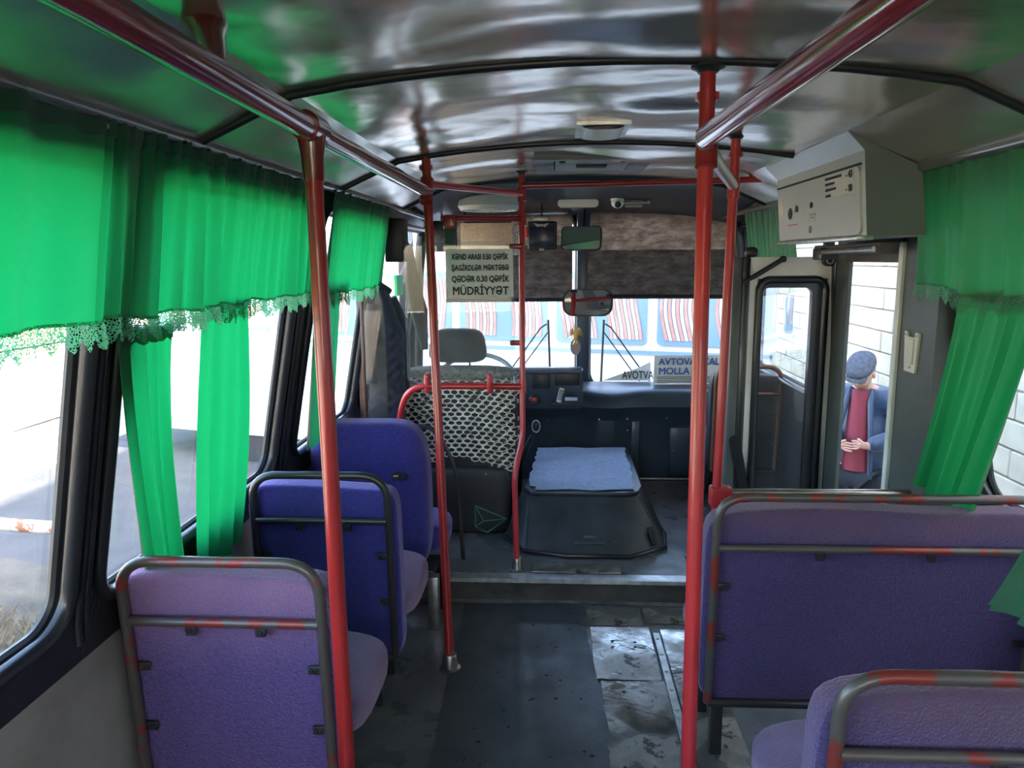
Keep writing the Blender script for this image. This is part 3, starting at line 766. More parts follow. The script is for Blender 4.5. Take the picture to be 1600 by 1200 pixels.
# ================================================================== PASSENGER SEATS
def seat(x0, x1, Y, label, group, plush, topz=.84, base=.0, backm=None, red_left=False, legs=2, deep=.42, tall=False, framem=None, cushm=None):
    cx = (x0 + x1) / 2; w = (x1 - x0)
    rt = empty('passenger_seat' if w < .6 else 'bench_seat', (cx, Y + .2, base), label, 'seat', group)
    tilt = .07   # backrest leans: top towards the rear
    def P(x, dy, z): return Vector((x, Y + dy + (topz - z) * tilt, z))
    zt = topz - .045
    M = Matrix.Rotation(math.atan(tilt), 4, 'X')
    # backrest pad
    hz_ = (zt - (base + .22)) / 2; zc = zt - hz_
    bm = bmesh.new()
    pillow(bm, P(cx, .050, zc), w / 2 + .014, .042, hz_, n=11, res=13, M=M,
           warp=lambda q: Vector((q.x, q.y + .012 * math.cos(q.x / (w / 2) * 1.4), q.z - .006 * math.sin(q.x * 9))))
    obj('backrest', bm, backm or plush, rt)
    # cushion
    bm = bmesh.new(); pillow(bm, (cx + .012, Y + .08 + deep / 2 + .05, base + .355), w / 2 + .022, deep / 2, .058, n=4.5, res=9,
                             warp=lambda q: Vector((q.x, q.y, q.z + .008 * math.cos(q.x / w * 4))))
    obj('cushion', bm, cushm or PLUSHP, rt)
    bm = bmesh.new(); bx(bm, x0 + .02, x1 - .02, Y + .09, Y + deep + .05, base + .27, base + .30, .005)
    obj('seat_pan', bm, BLKTUBE, rt)
    fm_ = framem or WORN
    # frame hoop
    zb = base + .23
    path = fillet([P(x0 + .012, 0, zb), P(x0 + .012, 0, topz), P(x1 - .012, 0, topz), P(x1 - .012, 0, zb)], .085, 9)
    # fitted with painted lower legs and worn upper hoop
    bm = tube(bmesh.new(), path, .0125, 14); obj('frame_hoop', bm, fm_, rt)
    bm = tube(bmesh.new(), [P(x0 + .018, -.002, topz - .150), P(x1 - .018, -.002, topz - .150)], .0115, 12); obj('cross_bar', bm, fm_, rt)
    bm = tube(bmesh.new(), [P(x0 + .012, 0, zb), P(x1 - .012, 0, zb)], .0125, 12); obj('lower_bar', bm, BLKTUBE, rt)
    # fixing tabs
    def tab(c, horiz, sgn=1):
        b = bmesh.new()
        if horiz: bx(b, c.x - .013, c.x + .013, c.y - .004, c.y + .004, c.z - .026, c.z, .003, 2)
        else: bx(b, min(c.x, c.x + sgn * .034), max(c.x, c.x + sgn * .034), c.y - .004, c.y + .004, c.z - .011, c.z + .011, .003, 2)
        cc = c + (Vector((0, -.004, -.015)) if horiz else Vector((sgn * .026, -.004, 0)))
        lathe(b, [(.0065, 0), (.0055, .003), (0, .004)], cc, (0, -1, 0), 10)
        obj('fixing_tab', b, BLKTUBE, rt)
    for t in (.34, .68) if w < .6 else (.33, .66):
        p = P(x0 + w * t, .0, topz - .158); tab(p, True)
    for z in (topz - .27, topz - .43):
        tab(P(x0 + .02, .004, z), False, 1); tab(P(x1 - .02, .004, z), False, -1)
    # legs
    for (lx, ly) in ((x1 - .10, Y + .14), (x1 - .10, Y + .34)) if legs == 2 else ((x0 + .06, Y + .14), (x0 + .06, Y + .36)):
        obj('leg', box(lx - .018, lx + .018, ly - .018, ly + .018, base, base + .272, .003), BLKTUBE, rt)
    return rt
LG = 'single seats along the left windows'
seat(-.998, -.515, 1.55, 'nearest left seat, purple plush with painted mauve highlight, worn arched rail', LG, PLUSHF, .845, backm=None, framem=WORN)
seat(-.955, -.505, 2.20, 'blue plush seat with black arched rail, behind the tall seat', LG, PLUSHB, .855, framem=BLKTUBE)
RG = 'double benches on the right'
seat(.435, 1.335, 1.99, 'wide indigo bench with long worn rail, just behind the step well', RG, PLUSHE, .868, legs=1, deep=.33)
seat(.470, 1.335, 1.18, 'nearest right bench, painted mauve highlight and brown arched rail in the corner', RG, PLUSHE, .822, legs=1)
# front passenger seat beside the dash
seat(.865, 1.235, 4.06, 'front passenger seat with rust-brown arched rail beside the dashboard', None, DARKV, .93, base=.11, legs=1, deep=.32, framem=mat('rust_brown_tube', (.20, .075, .045), .35, metal=.2), cushm=PLUSHB)

# tall seat 3
s3 = empty('tall_passenger_seat', (-.755, 3.0, 0), 'tall blue plush seat with a torn hole, no rail', 'seat')
def warp3(q):
    t = max(0, (q.z + .05) / .38)
    k = 1 - .08 * max(0, q.z / .36) ** 3
    return Vector((q.x * k, q.y - .035 * t * t + (.03 * (q.x / .24) ** 2), q.z))
bm = bmesh.new(); pillow(bm, (-.757, 2.955, .545), .245, .078, .335, n=5, res=14, M=Matrix.Rotation(.06, 4, 'X'), warp=warp3); obj('backrest', bm, PLUSHB, s3)
bm = bmesh.new(); pillow(bm, (-.725, 3.16, .325), .265, .165, .072, n=4, res=9); obj('cushion', bm, PLUSHB, s3)
obj('base_frame', box(-.98, -.50, 2.92, 3.1, .20, .235, .008), BLKPL, s3)
for (x, y) in ((-.51, 2.86), (-.51, 3.05)): obj('leg', box(x - .006, x + .036, y, y + .05, 0, .23, .002), STEEL if y < 3 else BLKTUBE, s3)
bm = bmesh.new()
pts = [(.030 * math.cos(a) * (1 + .35 * math.sin(3.3 * a)), .017 * math.sin(a) * (1 + .4 * math.sin(5 * a))) for a in [k * math.pi / 9 for k in range(18)]]
vs = [bm.verts.new((-.626 + p[0], 2.868, .655 + p[1])) for p in pts]; f = bm.faces.new(vs)
r = bmesh.ops.extrude_face_region(bm, geom=[f]); bmesh.ops.translate(bm, vec=(0, .025, 0), verts=[v for v in r['geom'] if isinstance(v, bmesh.types.BMVert)])
tag(obj('torn_hole', bm, INK, s3, smooth=False), 'ragged dark tear with yellow foam')
bm = bmesh.new(); pillow(bm, (-.634, 2.866, .657), .012, .004, .004, n=2.5, res=3); obj('foam', bm, mat('yellow_foam', (.6, .5, .15), .9), s3)

# ================================================================== DRIVER SEAT
dv = empty('driver_chair', (-.48, 3.75, .11), 'high driver seat with cream net cover and dark headrest', 'seat')
AX, AZ, AB, DC = .298, .43, .075, Vector((-.487, 3.80, .565))
bm = bmesh.new(); pillow(bm, DC, AX, AB, AZ * .93, n=5, res=12); obj('backrest', bm, DARKV, dv)
bm = bmesh.new(); pillow(bm, (-.50, 3.83, 1.073), .145, .055, .088, n=4, res=8, warp=lambda q: Vector((q.x * (1 - .10 * q.z / .09), q.y, q.z))); obj('headrest', bm, HEADF, dv)
bm = bmesh.new()
for x in (-.56, -.44): tube(bm, [(x, 3.83, .93), (x, 3.83, 1.01)], .006, 8)
obj('headrest_posts', bm, STEEL, dv)
bm = bmesh.new(); pillow(bm, (-.487, 3.735, .285), .262, .055, .175, n=7, res=8); obj('back_shell', bm, DARKV, dv)
bm = bmesh.new()
for x in (-.50, -.35): lathe(bm, [(.008, 0), (.006, .004), (0, .004)], (x, 3.682, .43), (0, -1, 0), 8)
obj('screw', bm, STEEL, dv)
bm = bmesh.new(); pillow(bm, (-.487, 4.03, .42), .25, .24, .07, n=4, res=8); obj('cushion', bm, DARKV, dv)
obj('pedestal', box(-.66, -.31, 3.82, 4.2, .11, .36, .02), BLKPL, dv)
# net cover: hexagonal mesh hugging the rear of the backrest
bm = bmesh.new()
def backY(x, z):
    s = abs((x - DC.x) / AX) ** 5 + abs((z - DC.z) / (AZ * .93)) ** 5
    return DC.y - AB * max(0.0, 1 - s) ** .2 - .004
hw = .0405; hh = .029
for j in range(0, 22):
    for i in range(-9, 10):
        wob = .004 * mnoise.noise(Vector((i * .7, j * .7, 3)))
        x = DC.x + (i + (.5 if j % 2 else 0)) * hw + wob; z = .965 - j * hh * .80 - .04 * ((x - DC.x) / .3) ** 2 + wob
        arc = .505 - .10 * abs((x - DC.x + .02) / .29) ** 2
        if z < arc or abs(x - DC.x) > .285: continue
        ring = []
        for k in range(6):
            a = math.radians(60 * k + 30)
            o1 = (x + math.cos(a) * hw * .578 + .003 * mnoise.noise(Vector((x * 90 + k, z * 60, 1))), z + math.sin(a) * hh * .535)
            i1 = (x + (o1[0] - x) * .75, z + (o1[1] - z) * .69)
            ring.append((o1, i1))
        V = []
        for (a_, b_) in ring:
            zz = lambda p: min(p[1], DC.z + AZ * .925)
            V.append((bm.verts.new((a_[0], backY(a_[0], zz(a_)) - .002, zz(a_))), bm.verts.new((b_[0], backY(b_[0], zz(b_)) - .002, zz(b_)))))
        for k in range(6):
            A, B = V[k], V[(k + 1) % 6]
            try: bm.faces.new((A[0], B[0], B[1], A[1]))
            except Exception: pass
bmesh.ops.remove_doubles(bm, verts=bm.verts, dist=.004)
o = obj('net_cover', bm, NETM, dv); md = o.modifiers.new('t', 'SOLIDIFY'); md.thickness = .004; md.offset = 1
# top roll of the net over the shoulders
bm = bmesh.new(); pillow(bm, (-.487, 3.80, .935), .285, .088, .035, n=3, res=8); obj('net_top', bm, mat('cream_net_roll', (.25, .22, .18), .9, var=(60, .7), bump=(110, 1)), dv)
# kite-shaped emblem stitched on the rear of the seat
bm = bmesh.new()
kite = [(-.405, 3.674, .262), (-.245, 3.674, .195), (-.345, 3.674, .120), (-.405, 3.674, .150)]
tube(bm, kite, .005, 6, closed=True); tube(bm, [(-.40, 3.674, .25), (-.362, 3.674, .182), (-.25, 3.674, .195)], .003, 6)
tube(bm, [(-.362, 3.674, .182), (-.40, 3.674, .155)], .003, 6)
tag(obj('green_emblem', bm, GREENPIPE, dv), 'kite-shaped outline in green stitching')

# ================================================================== ENGINE COVER
ec = empty('engine_cover', (.14, 3.95, .11), 'black vinyl engine hump with sloped sides on the platform', 'engine cover')
bm = bmesh.new()
base_ = [(-.26, 3.62), (-.15, 3.43), (.05, 3.375), (.36, 3.375), (.55, 3.50), (.57, 3.70), (.50, 4.60), (-.10, 4.60)]
mid = [(-.175, 3.66), (-.13, 3.585), (.04, 3.575), (.34, 3.575), (.43, 3.61), (.455, 3.72), (.455, 4.50), (-.05, 4.50)]
top_ = [(-.145, 3.68), (-.11, 3.605), (.04, 3.60), (.34, 3.60), (.41, 3.63), (.435, 3.72), (.44, 4.48), (-.035, 4.48)]
loops = [(base_, .111), (base_, .125), ([(x * .97 + .004, y * .99 + .04) for x, y in base_], .135), (mid, .335), (top_, .352)]
R_ = [[bm.verts.new((x, y, z)) for x, y in L] for L, z in loops]
for A, B in zip(R_, R_[1:]):
    for k in range(8): bm.faces.new((A[k], A[(k + 1) % 8], B[(k + 1) % 8], B[k]))
bm.faces.new(R_[-1]); bm.faces.new(R_[0][::-1])
bmesh.ops.bevel(bm, geom=[e for e in bm.edges if abs(e.verts[0].co.z - e.verts[1].co.z) > .05], offset=.012, segments=2, affect='EDGES')
obj('shell', bm, ENG, ec)
lid = [(x + (.16 - x) * -.035, y + (.0 if y > 4 else -.012)) for x, y in top_]
bm = bmesh.new(); prism(bm, [(x, y, .350) for x, y in lid], (0, 0, .018)); bmesh.ops.bevel(bm, geom=list(bm.edges), offset=.004, segments=1, affect='EDGES'); obj('lid', bm, ENG, ec)
bm = bmesh.new()
tube(bm, fillet([(.10, 3.44, .165), (.10, 3.415, .170), (.235, 3.415, .170), (.235, 3.44, .165)], .012), .009, 8)
bx(bm, .14, .20, 3.435, 3.475, .165, .20, .004)
obj('handle', bm, mat('worn_black_handle', (.07, .075, .08), .4, metal=.3), ec)
for (x, y, a) in ((.475, 3.50, .5),):
    bm = bmesh.new(); Mx = Matrix.Translation((x, y - .012, .185)) @ Matrix.Rotation(.55, 4, 'Z') @ Matrix.Rotation(-.5, 4, 'X')
    bx(bm, -.016, .016, -.006, .006, -.045, .045, .003, 1, mat=Mx); bx(bm, -.010, .010, -.014, -.004, -.03, .02, .003, 1, mat=Mx); obj('latch', bm, BLKPL, ec)
bm = bmesh.new()
tube(bm, [(-.235, 3.60, .13), (-.15, 3.425, .128), (.05, 3.37, .125), (.36, 3.37, .125), (.54, 3.50, .128), (.56, 3.68, .13)], .010, 8)
obj('rubber_skirt', bm, BLACKR, ec)
# denim cloth on top
bm = bmesh.new()
def dn(u, v):
    y = 3.615 + .84 * v
    xl = -.13 + .045 * max(0, v - .3) + (.035 if v < .06 else 0) ; xr = .405 + .02 * v
    x = xl + (xr - xl) * u
    # ragged edges
    e = .010 * mnoise.noise(Vector((y * 14, x * 3, 2)))
    if u < .001 or u > .999: x += e * 1.3
    if v < .001 or v > .999: y += .9 * e + .008 * math.sin(x * 21)
    if u > .9: x -= .05 * max(0, .10 - v) * 8 * (u - .9) * 10 * .3
    z = .3695 + .003 * mnoise.noise(Vector((x * 12, y * 12, 0))) + .003
    return Vector((x, y, z))
grid(bm, 36, 44, dn)
r = bmesh.ops.extrude_face_region(bm, geom=list(bm.faces)); bmesh.ops.translate(bm, vec=(0, 0, .004), verts=[v for v in r['geom'] if isinstance(v, bmesh.types.BMVert)])
o = obj('denim_cloth', bm, DENIM); centre(o); tag(o, 'pale blue denim cloth with ragged edges spread on the engine hump', 'cloth')

# ================================================================== DASHBOARD
db = empty('dashboard', (.15, 4.8, .11), 'dark moulded dashboard across the front under the windscreen', 'dashboard')
bm = bmesh.new()
def dprof(x):
    b = .045 * math.exp(-((x - .34) / .13) ** 2)      # moulded ridge right of the binnacle
    d = .035 * math.exp(-((x - .52) / .07) ** 2)
    t = -.015 * math.exp(-((x - .36) / .14) ** 2)
    return [(4.66, .11), (4.66, .30), (4.655 - d * .4, .50), (4.63 - b * .4, .545), (4.60 - b, .60), (4.615 - b, .655 + t), (4.66 - b, .693 + t), (4.74, .705 + t), (4.90, .702), (5.04, .690)]
N_ = 60
cols = []
for i in range(N_ + 1):
    x = -.96 + 2.21 * i / N_
    cols.append([bm.verts.new((x, y, z)) for y, z in dprof(x)])
for A, B in zip(cols, cols[1:]):
    for k in range(len(A) - 1): bm.faces.new((A[k], B[k], B[k + 1], A[k + 1]))
obj('moulding', bm, DASH, db)
# glove box door, cover strip, screws
obj('cover_strip', box(.485, .535, 4.635, 4.66, .13, .50, .004), DASH, db)
bm = box(.725, 1.06, 4.646, 4.664, .15, .46, .006)
g = obj('glove_door', bm, DASH, db)
obj('lock', lathe(bmesh.new(), [(.008, 0), (.007, .006), (0, .007)], (.752, 4.646, .31), (0, -1, 0), 10), STEEL, g)
bm = bmesh.new()
for (x, z, y) in ((.28, .515, 4.622), (.455, .52, 4.62), (.46, .44, 4.648), (.47, .29, 4.656), (.70, .525, 4.628), (1.02, .52, 4.628)):
    lathe(bm, [(.006, 0), (.005, .003), (0, .004)], (x, y, z), (0, -1, 0), 8)
obj('screw', bm, STEEL, db)
bm = tube(bmesh.new(), [(.50, 4.640, .128), (1.22, 4.640, .128)], .006, 8); obj('kick_strip', bm, TRIMAL, db)
# binnacle on the driver side
bm = bmesh.new()
prof = [(4.50, .600), (4.48, .640), (4.485, .835), (4.51, .855), (4.60, .855), (4.74, .80), (4.80, .70), (4.60, .60)]
A = [bm.verts.new((-.80, y, z)) for y, z in prof]; B = [bm.verts.new((.175, y, z)) for y, z in prof]
bm.faces.new(A); bm.faces.new(B[::-1])
for k in range(len(A)): bm.faces.new((A[k], A[(k + 1) % len(A)], B[(k + 1) % len(A)], B[k]))
bmesh.ops.bevel(bm, geom=list(bm.edges), offset=.012, segments=3, affect='EDGES')
bn = obj('binnacle', bm, DASH, db)
obj('screen', box(-.135, -.03, 4.474, 4.486, .735, .825, .004), BLKPL, bn)
obj('tray', box(-.02, .135, 4.462, 4.486, .628, .655, .004), BLKPL, bn)
obj('vent', box(.0, .15, 4.474, 4.486, .755, .83, .006), BLKPL, bn)
bm = bmesh.new(); lathe(bm, [(.032, 0), (.032, .008), (.026, .014), (0, .014)], (-.125, 4.482, .665), (0, -1, 0), 18); d1 = obj('dial', bm, BLKPL, bn)
obj('dial_mark', box(-.140, -.112, 4.462, 4.467, .662, .682, .002), REDPL, d1)
for x in (-.045, .03):
    lathe_b = lathe(bmesh.new(), [(.013, 0), (.012, .008), (0, .009)], (x, 4.655, .500), (0, -1, 0), 12)
    obj('knob', lathe_b, BLKPL, db)
# things on the dash
rc = empty('remote_control', (.04, 4.455, .655), 'small silver remote control leaning on the dash tray', 'remote')
Mx = Matrix.Translation((.035, 4.452, .70)) @ Matrix.Rotation(.25, 4, 'Y') @ Matrix.Rotation(-.25, 4, 'X')
obj('body', bx(bmesh.new(), -.016, .016, -.005, .005, -.045, .045, .004, 2, mat=Mx), mat('silver_plastic', (.45, .5, .52), .35, metal=.3), rc)
bm = bmesh.new()
for i in range(3):
    for j in range(5): bx(bm, -.011 + i * .009, -.005 + i * .009, -.008, -.004, -.03 + j * .013, -.022 + j * .013, mat=Mx)
obj('button', bm, BLKPL, rc)
ph = empty('phone_holder', (.09, 4.46, .66), 'small dark phone lying in a cradle on the dash', 'phone')
obj('cradle', box(.06, .14, 4.43, 4.458, .655, .668, .004), BLKPL, ph)
obj('handset', box(.062, .138, 4.432, 4.446, .669, .690, .003), mat('pale_label', (.45, .55, .62), .4), ph)
sw = empty('steering_wheel', (-.48, 4.23, .70), 'dark steering wheel with pale rim behind the driver seat', 'steering wheel')
c = Vector((-.46, 4.28, .80)); nrm = Vector((0, -.62, .78)).normalized(); a_ = Vector((1, 0, 0)); b_ = nrm.cross(a_)
obj('rim', tube(bmesh.new(), [c + (a_ * math.cos(t) + b_ * math.sin(t)) * .235 for t in [k * math.pi / 24 for k in range(48)]], .0135, 10, closed=True), mat('grey_wheel_rim', (.25, .27, .27), .35, coat=.3), sw)
bm = bmesh.new()
for t in (.2, 2.94, 4.71): tube(bm, [c - nrm * .03, c + (a_ * math.cos(t) + b_ * math.sin(t)) * .23], .009, 8)
obj('spoke', bm, BLKPL, sw)
obj('hub', lathe(bmesh.new(), [(.05, -.05), (.055, -.02), (.03, 0), (0, .002)], c, nrm, 16), BLKPL, sw)
obj('column', tube(bmesh.new(), [c - nrm * .03, c - nrm * .20 + Vector((0, .05, -.02))], .03, 10), BLKPL, sw)
# gear lever / cable housing seen beside the pole
gl = empty('gear_lever', (-.10, 4.2, .37), 'black gear lever with chrome collar beside the engine hump', 'lever')
obj('shaft', tube(bmesh.new(), [(-.225, 4.24, .115), (-.20, 4.19, .35), (-.125, 4.16, .52)], [.03, .02, .014], 12), BLKPL, gl)
obj('collar', tube(bmesh.new(), [(-.105 + .022 * math.cos(t), 4.15, .575 + .034 * math.sin(t)) for t in [k * math.pi / 8 for k in range(16)]], .0045, 8, closed=True), TRIMAL, gl)
obj('knob', pillow(bmesh.new(), (-.105, 4.156, .575), .019, .012, .028, n=3, res=4), BLKPL, gl)

# route cards in the windscreen
cd = empty('route_card', (.86, 4.86, .70), 'white route card with blue capitals standing on the dashboard', 'sign')
bm = bmesh.new(); prism(bm, [Vector((.640, 4.845, .707)), Vector((1.115, 4.875, .707)), Vector((1.118, 4.885, .890)), Vector((.645, 4.855, .888))], (0, .003, 0)); obj('board', bm, PAPER, cd, smooth=False)
rv = Vector((1, .063, 0)).normalized()
text('AVTOVAĞZAL', .062, BLUEINK, cd, (.870, 4.8612, .848), rv, (0, .05, 1), off=.001, bold=.0012, xs=.98)
text('MOLLA', .062, BLUEINK, cd, (.672, 4.8465, .787), rv, (0, .05, 1), align='LEFT', off=.001, bold=.0012, xs=1.0)
for k in range(4):
    bm = box(.665, 1.08 - .05 * (k % 2), 4.842 + .0, 4.846, .716 + k * .011, .7185 + k * .011); 
    for v in bm.verts: v.co.y += (v.co.x - .66) * .063 + .002
    obj('printed_line', bm, INK, cd, smooth=False)
c2 = empty('reversed_card', (.53, 4.97, .70), 'white triangular card with reversed letters behind the route card', 'sign')
bm = bmesh.new(); prism(bm, [(.32, 4.990, .703), (.64, 4.990, .703), (.64, 4.997, .83), (.56, 4.996, .79)], (0, .003, 0)); obj('board', bm, PAPER, c2, smooth=False)
text('AVTOVA', .075, INK, c2, (.555, 4.9905, .738), (1, 0, 0), (0, .05, 1), off=.001, bold=.0005, xs=.7, mirror=True)

# ================================================================== FRONT HEADER THINGS
# blinds
def blind(name, x0, x1, z0, z1, y, m, label, group, rollz=None, sag=.0):
    rt = empty(name, ((x0 + x1) / 2, y, z0), label, 'blind', group)
    bm = bmesh.new()
    def f(u, v):
        x = x0 + (x1 - x0) * u; z = z0 + (z1 - z0) * v
        return Vector((x, y - .07 * ((x - CX) / 1.1) ** 2 + .006 * mnoise.noise(Vector((x * 3, z * 4, 1))), z + sag * math.sin(u * math.pi) * (1 - v)))
    grid(bm, 24, 10, f); r = bmesh.ops.extrude_face_region(bm, geom=list(bm.faces)); bmesh.ops.translate(bm, vec=(0, .0015, 0), verts=[v for v in r['geom'] if isinstance(v, bmesh.types.BMVert)])
    obj('fabric', bm, m, rt)
    return rt
b1 = blind('roller_blind', .235, 1.165, 1.555, 1.81, 5.03, BLINDL, 'upper sheer brown blind strip on the right windscreen', 'windscreen blinds')
b2 = blind('roller_blind', .215, 1.175, 1.262, 1.565, 5.015, BLINDM2, 'lower opaque brown blind strip on the right windscreen', 'windscreen blinds')
obj('hem_bar', tube(bmesh.new(), [(.215 + .96 * t / 10, 5.005 - .07 * ((.215 + .96 * t / 10 - CX) / 1.1) ** 2, 1.262) for t in range(11)], .014, 8), BLKPL, b2)
b3 = blind('roller_blind', -.72, .115, 1.245, 1.60, 5.01, BLINDM2, 'dark brown blind pulled down on the left windscreen', 'windscreen blinds')
obj('hem_bar', tube(bmesh.new(), [(-.72 + .83 * t / 10, 5.0 - .07 * ((-.72 + .83 * t / 10 - CX) / 1.1) ** 2, 1.243) for t in range(11)], .012, 8), BLKPL, b3)
b4 = blind('roller_blind', -.68, .115, 1.59, 1.80, 5.035, BLINDL, 'upper sheer blind strip on the left windscreen', 'windscreen blinds')
# sun visor (textured tan)
vz = empty('sun_visor', (-.42, 4.72, 1.56), 'tan textured sun visor above the driver', 'sun visor')
obj('panel', box(-.585, -.245, 4.715, 4.728, 1.56, 1.735, .006), mat('tan_padded_visor', (.62, .46, .33), .7, bump=(60, 1), bumpdist=.006, var=(20, .15)), vz)
obj('hinge', tube(bmesh.new(), fillet([(-.56, 4.73, 1.83), (-.56, 4.72, 1.738), (-.27, 4.72, 1.738), (-.27, 4.73, 1.83)], .01), .006, 8), BLKPL, vz)
obj('edge_trim', box(-.262, -.228, 4.708, 4.713, 1.535, 1.735), mat('black_white_ribbon', (.3, .3, .3), .6, var=(90, .9)), vz)
vz2 = empty('sun_visor', (-.68, 4.72, 1.57), 'dark sun visor left of the tan one', 'sun visor')
obj('panel', box(-.78, -.61, 4.72, 4.735, 1.56, 1.75, .006), BLKPL, vz2); obj('hinge', tube(bmesh.new(), [(-.70, 4.725, 1.755), (-.70, 4.73, 1.83)], .006, 8), BLKPL, vz2)
# round speaker lamp with grille
sp = empty('round_fan', (-.375, 4.35, 1.87), 'large round white ceiling vent with slatted grille above the driver', 'vent')
obj('housing', lathe(bmesh.new(), [(.10, .0), (.165, -.012), (.178, -.065), (.162, -.088), (.152, -.086), (.152, -.07)], (-.375, 4.35, 1.872), (0, 0, 1), 36), WHITEC, sp)
bm = bmesh.new()
for k in range(-9, 10):
    x = -.375 + k * .0155; hl = math.sqrt(max(0, .148 ** 2 - (k * .0155) ** 2))
    bx(bm, x - .003, x + .003, 4.35 - hl, 4.35 + hl, 1.788, 1.798)
obj('grille', bm, WHITEC, sp, smooth=False)
obj('back_plate', lathe(bmesh.new(), [(.149, 0), (.149, .004), (0, .004)], (-.375, 4.35, 1.802), seg=28), BLKPL, sp)
# header lamp, pill shaped
hl = empty('header_lamp', (.14, 4.52, 1.83), 'pill-shaped white lamp on the dark header above the mirror', 'lamp')
bm = bmesh.new(); prism(bm, [(x, 4.52, z) for x, z in rrect(.015, .255, 1.808, 1.858, .0245, 6)], (0, .05, 0)); obj('lens', bm, WHITEC, hl)
obj('base', prism(bmesh.new(), [(x, 4.532, z) for x, z in rrect(.010, .260, 1.803, 1.863, .029, 6)], (0, .05, 0)), BLKPL, hl)
# camera dome
cm = empty('dome_camera', (.40, 4.50, 1.85), 'small white dome camera hanging from the header', 'camera')
obj('bracket', tube(bmesh.new(), [(.36, 4.50, 1.895), (.362, 4.498, 1.84)], [.044, .038], 16), WHITEC, cm)
obj('dome', pillow(bmesh.new(), (.362, 4.490, 1.828), .036, .036, .030, n=2, res=7), WHITEC, cm)
ln = obj('lens_cover', lathe(bmesh.new(), [(.019, 0), (.017, .008), (.010, .012), (0, .013)], (.362, 4.462, 1.818), (0, -1, -.35), 14), BLKPL, cm)
# no-smoking label
ns = empty('small_notice', (.50, 4.54, 1.83), 'narrow white label with dark capitals beside the dome camera', 'notice')
obj('plate', box(.375, .555, 4.535, 4.539, 1.826, 1.862), mat('aged_label_white', (.45, .46, .44), .6), ns, smooth=False)
text('SİQARA İÇİLMƏZ', .024, INK, ns, (.465, 4.5345, 1.843), (1, 0, 0), (0, 0, 1), off=.0006, bold=.0004, xs=.80)
obj('lower_plate', box(.41, .51, 4.535, 4.539, 1.806, 1.820), mat('aged_label_grey', (.35, .36, .35), .6), ns, smooth=False)
# monitor box
mb = empty('flip_down_monitor', (-.07, 4.62, 1.56), 'dark square monitor with wing sticker under the header', 'monitor')
obj('housing', box(-.165, .012, 4.61, 4.64, 1.565, 1.735, .01, 3), BLKPL, mb)
obj('screen', box(-.150, -.003, 4.606, 4.612, 1.585, 1.705, .002), mat('dark_blue_screen', (.012, .02, .045), .2), mb)
obj('mount', box(-.13, -.04, 4.60, 4.64, 1.735, 1.765, .003), STEEL, mb)
obj('mount_arm', tube(bmesh.new(), [(-.08, 4.62, 1.765), (-.08, 4.62, 1.84)], .006, 8), BLKPL, mb)
bm = bmesh.new()
for s in (-1, 1):
    for k in range(4): tube(bm, [(-.082, 4.604, 1.712), (-.082 + s * (.045 - k * .006), 4.604, 1.722 - k * .007)], .0025, 5)
lathe(bm, [(.008, 0), (.006, .002), (0, .003)], (-.082, 4.606, 1.712), (0, -1, 0), 10)
obj('wing_sticker', bm, mat('silver_sticker', (.5, .5, .5), .4), mb)
obj('latch', box(-.095, -.065, 4.603, 4.61, 1.560, 1.575, .002), STEEL, mb)
o = obj('red_tag', box(-.178, -.160, 4.58, 4.60, 1.64, 1.70, .003), REDPL); centre(o); tag(o, 'small bright red plastic reflector beside the dark monitor', 'reflector')
# vertical wing sticker on the visor bar
# mirrors
def mirror(name, c, w, h, label, shape, yaw, pitch, stem):
    rt = empty(name, c, label, 'mirror', 'interior mirrors')
    Mx = Matrix.Translation(c) @ Matrix.Rotation(yaw, 4, 'Z') @ Matrix.Rotation(pitch, 4, 'X')
    bm = bmesh.new(); pts = rrect(-w / 2, w / 2, -h / 2, h / 2, shape, 6)
    prism(bm, [(x, -.004, z) for x, z in pts], (0, .028, 0)); bmesh.ops.bevel(bm, geom=[e for e in bm.edges if abs(e.verts[0].co.y - e.verts[1].co.y) < 1e-4 and e.verts[0].co.y > .01], offset=.006, segments=2, affect='EDGES')
    bm.transform(Mx); obj('housing', bm, BLKPL, rt)
    bm = bmesh.new(); k = .93; vs = [bm.verts.new(Mx @ Vector((x * k, -.0055, z * k))) for x, z in pts]; bm.faces.new(vs)
    g = obj('mirror_glass', bm, CHROME, rt, smooth=False)
    obj('stem', tube(bmesh.new(), stem, .007, 8), BLKPL, rt)
mirror('interior_mirror', Vector((.158, 4.60, 1.633)), .245, .145, 'upper rectangular mirror on the windscreen pillar', .025, -.22, -.18, [(.16, 4.63, 1.64), (.18, 4.75, 1.72), (.19, 4.9, 1.83)])
mirror('interior_mirror', Vector((.20, 4.60, 1.247)), .305, .162, 'lower rounded mirror hanging before the windscreen pillar', .06, -.12, -.25, [(.20, 4.63, 1.25), (.19, 4.85, 1.27), (.19, 5.04, 1.30)])
